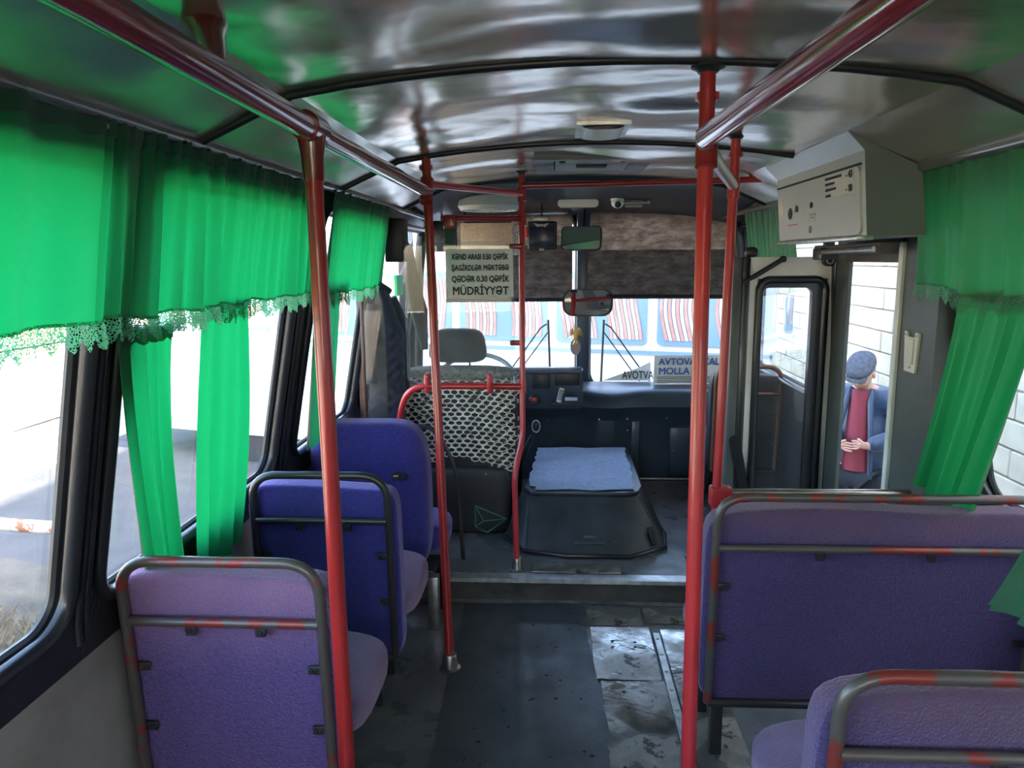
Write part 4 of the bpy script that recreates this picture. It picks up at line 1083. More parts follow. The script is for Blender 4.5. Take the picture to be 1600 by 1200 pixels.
# ornament
on = empty('eagle_ornament', (.135, 4.86, .92), 'gold eagle ornament hanging below the lower mirror', 'ornament')
bm = bmesh.new(); pillow(bm, (.135, 4.858, 1.03), .016, .007, .048, n=2.2, res=5)
for s in (-1, 1):
    for k in range(6):
        a = math.radians(75 - k * 17)
        tube(bm, [(.135 + s * .008, 4.858, 1.035), (.135 + s * (.012 + .038 * math.cos(a)), 4.858, 1.03 + .050 * math.sin(a) - .006)], [.006, .003], 6)
for k in (-1, 0, 1): tube(bm, [(.135, 4.858, .99), (.135 + k * .014, 4.858, .960)], [.006, .004], 6)
obj('eagle', bm, GOLD, on)
bm = bmesh.new(); pts = [(.135 + .001 + .034 * math.cos(a), 4.872, .945 + .055 * math.sin(a)) for a in [k * math.pi / 10 for k in range(20)]]
prism(bm, pts, (0, .004, 0)); obj('medallion', bm, mat('brown_leather_tab', (.28, .21, .18), .6), on)
obj('cord', tube(bmesh.new(), [(.135, 4.86, 1.075), (.14, 4.84, 1.18)], .002, 6), INK, on)
# ceiling lamp
cl = empty('ceiling_lamp', (.145, 2.53, 1.90), 'square chrome-rimmed lamp with ribbed cream lens on the ceiling', 'lamp')
bm = bmesh.new(); holed(bm, (.066, .232, 2.40, 2.66), rrect(.084, .214, 2.425, 2.635, .02, 4), lambda x, y: Vector((x, y, 1.915)))
r = bmesh.ops.extrude_face_region(bm, geom=list(bm.faces)); bmesh.ops.translate(bm, vec=(0, 0, .02), verts=[v for v in r['geom'] if isinstance(v, bmesh.types.BMVert)])
obj('bezel', bm, TRIMAL, cl)
bm = bmesh.new()
grid(bm, 16, 26, lambda u, v: Vector((.082 + .134 * u, 2.423 + .214 * v, 1.915 - .012 * (4 * u * (1 - u)) ** .5 - (.0015 if int(v * 26) % 2 else 0))))
obj('lens', bm, LAMPG, cl)
# roof hatch
ht = empty('roof_hatch', (.15, 3.34, 1.91), 'grey framed roof hatch near the front of the ceiling', 'hatch')
bm = bmesh.new(); holed(bm, (-.085, .395, 3.10, 3.60), rrect(-.005, .315, 3.17, 3.53, .02, 4), lambda x, y: Vector((x, y, 1.906 if -.01 < x < .32 else 1.901)))
r = bmesh.ops.extrude_face_region(bm, geom=list(bm.faces)); bmesh.ops.translate(bm, vec=(0, 0, .03), verts=[v for v in r['geom'] if isinstance(v, bmesh.types.BMVert)])
obj('frame', bm, mat('grey_hatch_plastic', (.16, .165, .165), .4), ht)
obj('panel', box(.0, .31, 3.175, 3.525, 1.905, 1.911), mat('pale_hatch_panel', (.32, .33, .32), .4), ht)
obj('handle', box(.09, .22, 3.30, 3.36, 1.896, 1.908, .005), BLKPL, ht)
for x in (.03, .28): obj('catch', box(x - .012, x + .012, 3.18, 3.22, 1.898, 1.907, .003), BLKPL, ht)

# ================================================================== LOCKER OVER THE DOOR
lk = empty('overhead_locker', (1.0, 2.74, 1.57), 'grey metal locker box mounted above the front door', 'locker')
LP = [(.842, 1.868), (.893, 1.815), (.915, 1.572), (1.155, 1.572), (1.045, 1.772)]
Y0, Y1 = 2.30, 3.16
bm = bmesh.new()
A = [bm.verts.new((x, Y0, z)) for x, z in LP]; B = [bm.verts.new((x, Y1, z)) for x, z in LP]
for k in range(5): bm.faces.new((A[k], A[(k + 1) % 5], B[(k + 1) % 5], B[k]))
bm.faces.new(B)
obj('casing', bm, BOXM, lk, smooth=False)
bm = bmesh.new(); prism(bm, [(x, Y0 - .004, z) for x, z in LP], (0, .004, 0)); obj('end_panel', bm, BOXE, lk, smooth=False)
bm = bmesh.new()
dpts = rrect(2.325, 3.14, 1.578, 1.775, .022, 5)
def lxx(z): return .915 - (z - 1.572) / .243 * .022
prism_pts = [(lxx(z) - .007, y, z) for y, z in dpts]
prism(bm, prism_pts, (.007, 0, 0)); ld = obj('door_panel', bm, BOXF, lk, smooth=False)
obj('seam', box(lxx(1.78) - .008, lxx(1.78) + .002, 2.32, 3.145, 1.777, 1.782), INK, lk, smooth=False)
obj('lip', box(.898, .950, 2.33, 3.14, 1.560, 1.573, .003), TRIMAL, lk)
def disc(y, z, r, m, nm='lock'):
    b = bmesh.new(); lathe(b, [(r, 0), (r * .9, .004), (0, .004)], (lxx(z) - .007, y, z), (-1, 0, 0), 16); return obj(nm, b, m, ld)
disc(2.985, 1.675, .022, BLKPL, 'key_lock'); disc(2.745, 1.690, .011, BLKPL, 'keyhole'); disc(2.765, 1.607, .013, STEEL, 'catch')
def lp(y0, y1, z0, z1, m, nm, d=.0085):
    b = bmesh.new(); prism(b, [(lxx(z) - d, y, z) for y, z in ((y0, z0), (y1, z0), (y1, z1), (y0, z1))], (.001, 0, 0)); return obj(nm, b, m, ld, smooth=False)
BEI = mat('beige_sticker', (.55, .50, .44), .6)
lp(2.715, 2.78, 1.632, 1.668, BEI, 'sticker'); lp(3.07, 3.13, 1.675, 1.735, BEI, 'sticker'); lp(2.36, 2.555, 1.700, 1.765, BEI, 'sticker')
pk = dict(off=.0012, bold=.0005)
L_r, L_u = (0, -1, 0), (-.09, 0, 1)
lxp = lambda y, z: (lxx(z) - .0088, y, z)
text('- 43', .030, INK, ld, lxp(2.395, 1.757), L_r, L_u, **pk)
text('- 18', .030, INK, ld, lxp(2.400, 1.716), L_r, L_u, **pk)
for k, (z, w_) in enumerate(((1.761, .155), (1.744, .085), (1.726, .10), (1.707, .055))):
    for j in range(int(w_ / .012)):
        y = 2.60 - j * .012
        lp(y - .009, y, z - .004, z + .004, INK, 'printed_line', .0095)
lp(2.70, 2.76, 1.656, 1.658, INK, 'printed_line', .0095); lp(2.72, 2.76, 1.646, 1.648, INK, 'printed_line', .0095)
b_ = bmesh.new(); prism(b_, [(lxx(z) - .009, y, z) for y, z in ((2.895, 1.676), (2.93, 1.676), (2.915, 1.700), (2.898, 1.696))], (.001, 0, 0)); obj('arrow_sticker', b_, INK, ld, smooth=False)
lp(2.90, 3.02, 1.630, 1.633, REDPL, 'printed_line', .0095)
# bearing mechanism under the locker
dm = empty('door_mechanism', (1.1, 2.9, 1.50), 'grimy metal door mechanism tucked beneath the locker', 'mechanism')
obj('beam', box(1.04, 1.10, 2.50, 3.12, 1.520, 1.556, .004), RISER, dm)
obj('arm', tube(bmesh.new(), [(1.03, 2.52, 1.535), (1.03, 3.0, 1.530)], .010, 8), STEEL, dm)
obj('hinge_block', box(1.02, 1.09, 2.98, 3.08, 1.500, 1.545, .006), BLKPL, dm)

# ================================================================== DOOR
dr = empty('door_1', (1.02, 3.40, -.30), kind='structure')
DX0, DX1, DY, DZ0, DZ1 = .770, 1.218, 3.345, -.32, 1.512
bm = bmesh.new()
holed(bm, (DX0 + .075, DX1, DZ0, DZ1), rrect(.885, 1.178, .28, 1.420, .045, 6), lambda x, z: Vector((x, DY, z)))
r = bmesh.ops.extrude_face_region(bm, geom=list(bm.faces)); bmesh.ops.translate(bm, vec=(0, .030, 0), verts=[v for v in r['geom'] if isinstance(v, bmesh.types.BMVert)])
obj('leaf', bm, WHITEP, dr, smooth=False)
obj('window_seal', tube(bmesh.new(), [(x, DY - .004, z) for x, z in rrect(.890, 1.172, .285, 1.415, .045, 6)], .017, 10, closed=True), BLACKR, dr)
bm = bmesh.new()
holed(bm, (.882, 1.180, .28, 1.420), rrect(.905, 1.118, .31, 1.380, .03, 6), lambda x, z: Vector((x, DY - .002, z)))
r = bmesh.ops.extrude_face_region(bm, geom=list(bm.faces)); bmesh.ops.translate(bm, vec=(0, .034, 0), verts=[v for v in r['geom'] if isinstance(v, bmesh.types.BMVert)])
obj('inner_seal', bm, BLACKR, dr, smooth=False)
bm = bmesh.new(); bm.faces.new([bm.verts.new((x, DY + .012, z)) for x, z in rrect(.897, 1.13, .30, 1.39, .03, 6)]); obj('pane', bm, GLD, dr, smooth=False)
obj('edge_profile', box(DX0, DX0 + .040, DY - .020, DY + .035, DZ0, DZ1, .006), POSTG, dr)
obj('edge_rubber', box(DX0 + .040, DX0 + .078, DY - .012, DY + .035, DZ0, DZ1, .008), BLACKR, dr)
obj('hinge_rubber', tube(bmesh.new(), [(DX1 + .005, DY + .01, DZ0), (DX1 + .005, DY + .01, DZ1)], .016, 10), BLACKR, dr)
obj('stay_rod', tube(bmesh.new(), [(.812, DY - .035, 1.405), (.857, DY - .035, 1.43), (.970, DY - .035, 1.500)], [.006, .011, .011], 10), BLKPL, dr)
obj('rod_end', pillow(bmesh.new(), (.977, DY - .03, 1.503), .014, .014, .014, n=3, res=3), BLKPL, dr)
bm = bmesh.new(); lathe(bm, [(.026, 0), (.026, .03), (0, .032)], (1.172, DY - .005, 1.497), (0, -1, 0), 18); bb = obj('pivot_bearing', bm, BLKPL, dr)
obj('bearing_ring', tube(bmesh.new(), [(1.172 + .014 * math.cos(t), DY - .038, 1.497 + .014 * math.sin(t)) for t in [k * math.pi / 8 for k in range(16)]], .0035, 6, closed=True), TRIMAL, bb)
# knob ball above the leaf
o = obj('rubber_buffer', pillow(bmesh.new(), (.855, 3.37, 1.533), .030, .024, .024, n=2.4, res=5), BLKPL); centre(o)
bpy.context.view_layer.update(); tag(o, 'round black rubber buffer on top of the folded door', 'buffer')
# diagonal support lever
lv = empty('door_lever', (.88, 3.30, .3), 'black diagonal operating arm in front of the folded door', 'lever')
obj('arm', prism(bmesh.new(), [(.782, 3.32, .700), (.800, 3.32, .712), (.835, 3.32, .690), (.925, 3.32, .25), (.895, 3.32, .25)], (0, .016, 0)), LEVER, lv)
obj('cap', tube(bmesh.new(), [(.806, 3.312, .700), (.806, 3.338, .700)], .024, 14), LEVER, lv)
obj('rod', tube(bmesh.new(), [(.845, 3.335, .50), (.90, 3.335, .22)], .008, 8), STEEL, lv)
# white bracket on the rear post
hb = empty('plastic_holder', (1.17, 2.57, 1.13), 'small white plastic holder screwed to the dark door post', 'holder')
xh = lambda z: 1.195
bm = bmesh.new()
zz = [(2.515, 1.258), (2.515, 1.13)]
poly = [(2.520, 1.128), (2.595, 1.128), (2.610, 1.262), (2.588, 1.262), (2.588, 1.245), (2.535, 1.245), (2.535, 1.262), (2.508, 1.262)]
prism(bm, [(xh(z) - .008, y, z) for y, z in poly], (.008, 0, 0)); obj('plate', bm, CREAMP, hb, smooth=False)
for (y, z) in ((2.522, 1.252), (2.598, 1.252), (2.555, 1.145)):
    obj('screw', lathe(bmesh.new(), [(.005, 0), (.004, .002), (0, .003)], (xh(z) - .008, y, z), (-1, 0, 0), 8), STEEL, hb)
lg = obj('ridge', box(xh(1.2) - .013, xh(1.2) - .006, 2.535, 2.578, 1.155, 1.24, .003), CREAMP, hb)

# ================================================================== CURTAINS
def curtain(y0, y1, zt, zb, Xf, sgn, label, group, folds, amp, m=GRN, lace=True, header=.03, wob=1.0, shape=None, lean=(0, 0), seed=0, cat='curtain', name='window_valance'):
    rt = empty(name, (Xf(zb), (y0 + y1) / 2, zb), label, cat, group)
    random.seed(seed); ph = [random.uniform(0, 6.28) for _ in range(6)]
    L = abs(y1 - y0); nu = max(40, int(L * 150)); nv = 26
    def fold(u, v):
        s = u * folds * 2 * math.pi
        # folds merge downwards
        k = math.sin(s + ph[0] + .9 * math.sin(u * 7 + ph[1])) * (.55 + .45 * math.sin(u * 11 + ph[2]))
        k2 = math.sin(s * 2.3 + ph[3]) * .35
        g = math.sin(s * 3.1 + ph[4])
        a = amp * (.35 + .65 * v)
        return a * (k + k2) + .004 * g * (1 - v) ** 3
    def f(u, v, zz=None):
        y = y0 + (y1 - y0) * u; z = zt + (zb - zt) * v
        if shape: y, z = shape(u, v, y, z)
        x = Xf(z) + sgn * (.018 + fold(u, v) + lean[0] * v)
        return Vector((x, y + lean[1] * v + .10 * fold(min(1, u + .02), v), z + .006 * math.sin(u * folds * 3 + ph[5]) * v * wob))
    bm = bmesh.new(); grid(bm, nu, nv, f)
    obj('cloth', bm, m, rt)
    # gathered heading with tape
    bm = bmesh.new(); grid(bm, nu * 2, 3, lambda u, v: f(u, v * header / abs(zt - zb)) + Vector((sgn * .003, 0, .004 + .004 * math.sin(u * folds * 19))))
    obj('heading', bm, GRND_, rt)
    if lace:
        bm = bmesh.new(); sc = int(L / .035)
        def fl(u, v):
            p = f(u, 1.0); d = .045 * (1 + .22 * math.sin(u * sc * 2 * math.pi))
            return p + Vector((sgn * .002 + sgn * .004 * math.sin(u * 90) * v, 0, .006 - d * v))
        grid(bm, nu * 3, 3, fl); obj('lace_edging', bm, LACE, rt)
    return rt
VX = lambda z: -.800 - .06 * (1.755 - z) / .37
VG = 'green valances over the windows'
curtain(-.9, 1.315, 1.752, 1.395, VX, 1, 'nearest left green valance with lace edge, flat and bright', VG, 7, .021, seed=3)
curtain(1.325, 2.56, 1.752, 1.400, VX, 1, 'gathered green valance over the second left window', VG, 12, .023, seed=5)
curtain(2.69, 3.60, 1.755, 1.385, VX, 1, 'small bright green valance beside the driver cab', VG, 9, .014, seed=8)
VXR = lambda z: 1.075 + .05 * (1.78 - z) / .4
curtain(1.10, 2.30, 1.775, 1.425, VXR, -1, 'large green valance with fringe on the right window', VG, 6, .014, seed=11,
        shape=lambda u, v, y, z: (y + .06 * v * u, z - .02 * v * math.sin(u * 3.1)))
curtain(-.8, 1.08, 1.775, 1.425, VXR, -1, 'rearmost green valance on the right windows', VG, 9, .014, seed=12)
curtain(3.50, 4.36, 1.775, 1.42, VXR, -1, 'small dark green valance behind the locker', VG, 9, .014, m=GRND_, seed=14)
CXl = lambda z: -.885 - .085 * (1.37 - z) / .6
CG = 'green side curtains'
def shA(u, v, y, z):
    c = 1.48 + .11 * (1 - v) * .0
    # hangs from wide top, leans and narrows
    yy = 1.435 + (1.655 - 1.435) * u
    t = v
    lo = 1.435 + .175 * t ** 1.2; hi = 1.655 + .10 * t - .02 * math.sin(t * 3.1)
    return lo + (hi - lo) * u, z
curtain(1.43, 1.66, 1.372, .765, CXl, 1, 'bright green curtain at the black pillar, first on the left', CG, 2.6, .030, lace=False, shape=shA, seed=21, name='side_curtain', header=.035)
def shB(u, v, y, z):
    w = .5 + .06 * math.sin(v * 3.1)
    lo = 1.80 - .02 * math.sin(v * 3.1) + .07 * v; hi = 2.055 + .06 * math.sin(v * 2.6) + .04 * v
    return lo + (hi - lo) * u, z
curtain(1.79, 2.07, 1.405, .66, CXl, 1, 'bright green curtain hanging midway on the second left window', CG, 2.2, .026, lace=False, shape=shB, seed=23, name='side_curtain', header=.02)
curtain(2.72, 3.04, 1.42, .80, lambda z: -.90 - .06 * (1.37 - z) / .6, 1, 'narrow green curtain behind the near left pole', CG, 3, .016, lace=False, seed=25, name='side_curtain', m=GRND_)
def shR(u, v, y, z):
    lo = 1.79 + .25 * v ** 1.1; hi = 2.16 + .20 * v ** 1.3
    return lo + (hi - lo) * u, z
CXR = lambda z: 1.145 + .02 * (1.37 - z)
curtain(1.9, 2.25, 1.42, .80, CXR, -1, 'green curtain flaring down the right window beside the door post', CG, 4, .019, lace=False, shape=shR, seed=27, name='side_curtain')
curtain(1.30, 1.56, 1.42, .78, lambda z: 1.12 - .17 * max(0, (1.42 - z) / .64) ** 2, -1, 'dark green curtain corner at the right picture edge', CG, 3, .018, lace=False, seed=29, name='side_curtain', m=GRND_)
# wire the lower curtains hang on
bm = tube(bmesh.new(), [(-.868, .2, 1.372), (-.868, 1.45, 1.372), (-.868, 2.55, 1.405)], .0015, 6)
o = obj('curtain_wire', bm, STEEL); centre(o); tag(o, 'thin wire strung across the left windows under the valance', 'wire')
pb = obj('push_pin', pillow(bmesh.new(), (-.783, 1.32, 1.745), .006, .006, .006, n=2, res=4), GOLD); centre(pb); tag(pb, 'small shiny screw head where two left valances meet', 'screw')

# ================================================================== DRIVER SIDE: post, coats
tag(obj('trim_19', box(-.965, -.925, 3.60, 3.68, .66, 1.62, .006), BROWNP), kind='structure')
pan = empty('partition_glass', (-.86, 3.62, .8), 'brown-edged narrow glass partition beside the jacket', 'partition')
obj('edge_post', box(-.905, -.890, 3.44, 3.455, .72, 1.40, .003), BROWNP, pan)
bm = bmesh.new(); prism(bm, [(-.890, 3.447, .74), (-.79, 3.447, .74), (-.79, 3.447, 1.20), (-.80, 3.447, 1.32), (-.83, 3.447, 1.40), (-.89, 3.447, 1.36)], (0, .004, 0)); obj('pane', bm, glass_mat('brown_tinted_glass', (.80, .72, .64), 1, dirt=.1), pan, smooth=False)
cj = empty('hanging_jacket', (-.80, 3.62, .70), 'navy quilted jacket hanging at the driver window', 'jacket')
def jf(u, v):
    z = 1.37 - .66 * v
    w = .025 + .070 * min(1, v * 3.0) - .01 * math.sin(v * 3)
    a = u * 2 * math.pi
    q = .0025 * (math.sin((v * 22 + u * 14) * math.pi) + math.sin((v * 22 - u * 14) * math.pi)) * (1 if v > .25 else .2)
    fo = 1 + .16 * math.sin(a * 3 + v * 2) * v
    cxj = -.835 + .012 * math.sin(v * 4)
    return Vector((cxj + (w * fo + q) * math.cos(a), 3.61 + (.055 * fo + q) * math.sin(a), z))
bm = bmesh.new(); grid(bm, 60, 60, jf); bmesh.ops.remove_doubles(bm, verts=bm.verts, dist=.0005); obj('body', bm, NAVY, cj)
def slv(path, r): 
    b = bmesh.new(); tube(b, path, r, 14); return b
obj('sleeve', slv([(-.870, 3.56, 1.30), (-.885, 3.54, 1.20), (-.890, 3.54, 1.02), (-.885, 3.53, .92)], [.03, .035, .032, .03]), NAVY, cj)
obj('sleeve', slv([(-.80, 3.64, 1.33), (-.765, 3.66, 1.22), (-.750, 3.67, 1.05), (-.755, 3.67, .86)], [.028, .038, .034, .03]), NAVY, cj)
obj('collar', slv([(-.865, 3.60, 1.36), (-.835, 3.58, 1.39), (-.80, 3.62, 1.36)], [.016, .022, .016]), NAVY, cj)
obj('loop', slv([(-.835, 3.60, 1.38), (-.85, 3.60, 1.50)], [.003, .003]), INK, cj)
ck = empty('hanging_coat', (-.70, 3.90, 1.0), 'long dark brown coat hanging behind the quilted jacket', 'coat')
b = bmesh.new(); tube(b, [(-.735, 3.84, 1.58), (-.73, 3.84, 1.40), (-.70, 3.84, 1.25), (-.675, 3.84, 1.05)], [.012, .035, .045, .018], 14, flat=.6); obj('body', b, mat('brown_coat_cloth', (.07, .045, .03), .8), ck)
obj('hook', tube(bmesh.new(), [(-.735, 3.84, 1.58), (-.78, 3.84, 1.64)], .004, 6), STEEL, ck)
o = obj('green_sticker', box(-.905, -.890, 4.22, 4.40, 1.31, 1.425), GREENP); centre(o); tag(o, 'bright green plastic card near the driver side pillar', 'card')
# dark cab corner box (mirror housing) behind valance
o = empty('speaker_box', (-.90, 4.10, 1.50), 'dark box fixed high in the driver side corner', 'speaker')
obj('housing', box(-.86, -.765, 3.80, 3.95, 1.50, 1.72, .01), BLKPL, o); obj('grille', box(-.855, -.775, 3.792, 3.80, 1.52, 1.70, .003), PILLAR, o)
# A pillar left
tag(obj('trim_20', tube(bmesh.new(), [(-.93, 4.98, .66), (-.90, 4.95, 1.4), (-.84, 4.90, 1.82)], .035, 10), PILLAR), kind='structure')
tag(obj('trim_21', tube(bmesh.new(), [(1.22, 4.97, .66), (1.20, 4.95, 1.4), (1.12, 4.90, 1.82)], .030, 10), PILLAR), kind='structure')

# ================================================================== OUTSIDE
# wipers
WB = mat('wiper_black', (.02, .02, .022), .4)
def wiper(x0, s, label):
    rt = empty('windscreen_wiper', (x0, 5.16, .62), label, 'wiper', 'windscreen wipers')
    y = 5.155
    obj('arm', tube(bmesh.new(), [(x0 + s * .46, y, .60), (x0 + s * .14, y, 1.045), (x0 + s * .10, y, 1.07)], .006, 6), WB, rt)
    obj('link', tube(bmesh.new(), [(x0 + s * .40, y + .01, .59), (x0 + s * .09, y + .01, 1.015)], .005, 6), WB, rt)
    obj('blade', tube(bmesh.new(), [(x0 + s * .09, y - .008, 1.10), (x0 + s * .075, y - .008, .66)], .008, 6), WB, rt)
wiper(.045, -1, 'left pantograph wiper resting beside the windscreen pillar')
wiper(.335 - .09, 1, 'right pantograph wiper resting beside the windscreen pillar')

# bus parked across the front
bs = empty('parked_bus', (.2, 9.2, -.93), 'white bus with red and cream striped curtains parked ahead', 'bus')
dB = Vector((2.99, -.90, 0)).normalized(); nB = Vector((-dB.y, dB.x, 0)) * -1   # nB points to us
if nB.y > 0: nB = -nB
oB = Vector((-1.37, 7.90, 0))
def bp(s, z, out=0): p = oB + dB * s + nB * out; return Vector((p.x, p.y, z))
S0, S1 = -4.2, 3.50
bm = bmesh.new()
prof = [(0.0, -.55), (0.02, .1), (.0, .62), (-.04, 1.45), (-.12, 1.85), (-.35, 2.05), (-2.0, 2.05), (-2.2, 1.8), (-2.3, -.55)]
A = [bm.verts.new(bp(S0, z, o_)) for o_, z in prof]; B = [bm.verts.new(bp(S1, z, o_)) for o_, z in prof]
for k in range(len(prof)): bm.faces.new((A[k], A[(k + 1) % len(prof)], B[(k + 1) % len(prof)], B[k]))
bm.faces.new(A[::-1]); bm.faces.new(B); obj('body', bm, BUSW, bs, smooth=False)
sw_ = [(-4.1, -3.1), (-3.0, -2.0), (-1.9, -.85), (-.75, .30), (.40, 1.35), (1.45, 2.35), (2.45, 3.40)]
random.seed(4)
for (a, b) in sw_:
    bm = bmesh.new(); prism(bm, [bp(s, z, -.0 + .012 - (z - .6) * .045) for s, z in rrect(a, b, .69, 1.38, .05, 4)], nB * .012); w_ = obj('window', bm, BUSG, bs, smooth=False)
    spans = [(a + .06, a + .40), (b - .38, b - .06)]
    for (c0, c1) in spans:
        bm = bmesh.new()
        nst = 9
        for q in range(nst):
            if q % 2: continue
            f0, f1 = c0 + (c1 - c0) * q / nst, c0 + (c1 - c0) * (q + .8) / nst
            grid(bm, 2, 8, lambda u, v: bp(f0 + (f1 - f0) * u + .03 * math.sin(v * 4 + a) - .05 * v * (1 - v), .74 + .58 * v, .032 - (.14 + .58 * v) * .045))
        obj('curtain', bm, CURTR, w_)
        bm = bmesh.new()
        for q in range(nst):
            if not q % 2: continue
            f0, f1 = c0 + (c1 - c0) * q / nst, c0 + (c1 - c0) * (q + .8) / nst
            grid(bm, 2, 8, lambda u, v: bp(f0 + (f1 - f0) * u + .03 * math.sin(v * 4 + a) - .05 * v * (1 - v), .74 + .58 * v, .031 - (.14 + .58 * v) * .045))
        obj('curtain', bm, CURTW, w_)
for s in (-2.4, 2.4):
    c = bp(s, -.48, -.12)
    obj('wheel', lathe(bmesh.new(), [(.20, .05), (.44, .08), (.46, -.02), (.44, -.22), (0, -.22)], c, nB, 24), BLACKR, bs)
obj('side_moulding', prism(bmesh.new(), [bp(S0, .60, .012), bp(S1, .60, .012), bp(S1, .635, .012), bp(S0, .635, .012)], nB * .01), BUSG, bs, smooth=False)
obj('wing_mirror', box(2.00, 2.07, 6.62, 6.68, .85, 1.18, .02), BUSG, bs)

# block wall on the right
bw = empty('block_building', (3.75, 5, -.95), 'pale limestone block building beyond the open door', 'building')
obj('mortar_wall', box(3.66, 3.95, -12, 19, -.95, 6.0), MORTAR, bw, smooth=False)
bh, bl = .235, .56
cnt = 0; proto = []
for v_ in range(3):
    b = box(0, .05, 0, bl - .016, 0, bh - .014, .006 + .002 * v_, 1); me = bpy.data.meshes.new('block'); 
    for vv in b.verts: vv.co += Vector((random.uniform(-.003, .003), 0, 0))
    b.to_mesh(me); b.free(); me.materials.append(BLOCK); proto.append(me)
for j in range(12):
    for i in range(24):
        y = 4.6 + i * bl + (bl / 2 if j % 2 else 0); z = -.94 + j * bh
        o = bpy.data.objects.new('block', proto[(i * 7 + j * 3) % 3]); COL.objects.link(o); o.parent = bw
        o.location = (3.618 - 3.75 + random.uniform(-.006, .006), y - 5, z + .95); cnt += 1
# far yard wall on the left
fw_ = empty('yard_wall', (-8, 17.5, -.95), 'brown stone yard wall with pale posts across the yard', 'wall')
obj('masonry', box(-13, -3.0, 17.4, 17.8, -.95, 1.9), STONE, fw_, smooth=False)
for x in (-9.1, -7.6): obj('pale_post', box(x, x + .28, 17.3, 17.4, -.95, 2.1), WHITEP, fw_, smooth=False)
obj('plinth', box(-13, -3, 17.30, 17.4, -.95, -.55), MORTAR, fw_, smooth=False)
bm = bmesh.new()
for k in range(14): tube(bm, [(-12.8 + k * .25, 17.36, -.5), (-12.8 + k * .25, 17.36, 1.9)], .04, 6)
obj('gate_rib', bm, RUST, fw_)
gp = empty('gas_pipe', (-6.2, 15.8, -.95), 'pale bent gas pipe before the brown yard wall', 'pipe')
obj('pipe', tube(bmesh.new(), fillet([(-7.1, 16.2, -.95), (-6.95, 16.2, -.5), (-6.95, 16.2, 1.8)], .2), .06, 8), WHITEP, gp)
obj('branch', tube(bmesh.new(), [(-6.95, 16.2, .1), (-3.5, 16.2, .05)], .035, 8), RUST, gp)
# rusty fence
rf = empty('pipe_fence', (-3.0, 3.8, -.95), 'rusty white pipe rail on a post outside the near left window', 'fence')
obj('rail', tube(bmesh.new(), [(-4.6, 4.0, .07), (-3.2, 3.86, .065), (-2.58, 3.80, .055)], .036, 10), RUST, rf)
obj('post', tube(bmesh.new(), [(-2.60, 3.80, -.95), (-2.60, 3.80, .05)], .042, 10), RUST, rf)
# dry grass: nobody could count it
random.seed(11); me = bpy.data.meshes.new('dry_grass'); V = []; F = []
for k in range(9000):
    x = random.uniform(-5.0, -1.9); y = random.uniform(.3, 4.6)
    d = mnoise.noise(Vector((x * 1.3, y * 1.3, 5)))
    if d < random.uniform(-.35, .25): continue
    h = random.uniform(.04, .16) * (1 + d); a = random.uniform(0, 6.28); lx, ly = math.cos(a) * h * random.uniform(.3, 1.1), math.sin(a) * h * random.uniform(.3, 1.1)
    w = .003; n0 = len(V); g = -.89
    V += [(x - w * math.sin(a), y + w * math.cos(a), g), (x + w * math.sin(a), y - w * math.cos(a), g), (x + lx * .5, y + ly * .5, g + h * .7), (x + lx, y + ly, g + h)]
    F += [(n0, n0 + 1, n0 + 2), (n0 + 1, n0 + 3, n0 + 2)]
me.from_pydata(V, [], F); me.materials.append(GRASS); o = bpy.data.objects.new('dry_grass', me); COL.objects.link(o)
tag(o, 'tangled dry straw grass outside the near left window', 'grass', kind='stuff')
# tussocks and hedge silhouettes far left, low earth bank
bm = bmesh.new()
grid(bm, 40, 10, lambda u, v: Vector((-22 + 14 * u, 9 + 6 * v, -.95 + (.5 + .35 * mnoise.noise(Vector((u * 9, v * 4, 2)))) * math.sin(v * math.pi) ** .7 * math.sin(u * math.pi) ** .5)))
o = obj('earth_bank', bm, GRND); tag(o, kind='structure')

# ================================================================== THE MAN OUTSIDE
man = empty('person', (2.30, 5.62, -.895), 'man in blue jacket, rose jumper and grey flat cap looking down at his hands', 'person', rz=0)
def skin(name, verts, edges, radii, m, parent, sub=2, origin=None):
    me = bpy.data.meshes.new(name); me.from_pydata([tuple(v) for v in verts], edges, [])
    o = bpy.data.objects.new(name, me); COL.objects.link(o)
    md = o.modifiers.new('s', 'SKIN'); md.use_smooth_shade = True
    for i, r in enumerate(radii):
        sv = me.skin_vertices[0].data[i]
        sv.radius = (r, r) if not isinstance(r, tuple) else r
    me.skin_vertices[0].data[0].use_root = True
    ms = o.modifiers.new('b', 'SUBSURF'); ms.levels = sub; ms.render_levels = sub
    dg = bpy.context.evaluated_depsgraph_get(); m2 = bpy.data.meshes.new_from_object(o.evaluated_get(dg))
    COL.objects.unlink(o); bpy.data.objects.remove(o)
    bm = bmesh.new(); bm.from_mesh(m2); bpy.data.meshes.remove(m2)
    return obj(name, bm, m, parent, world=False)
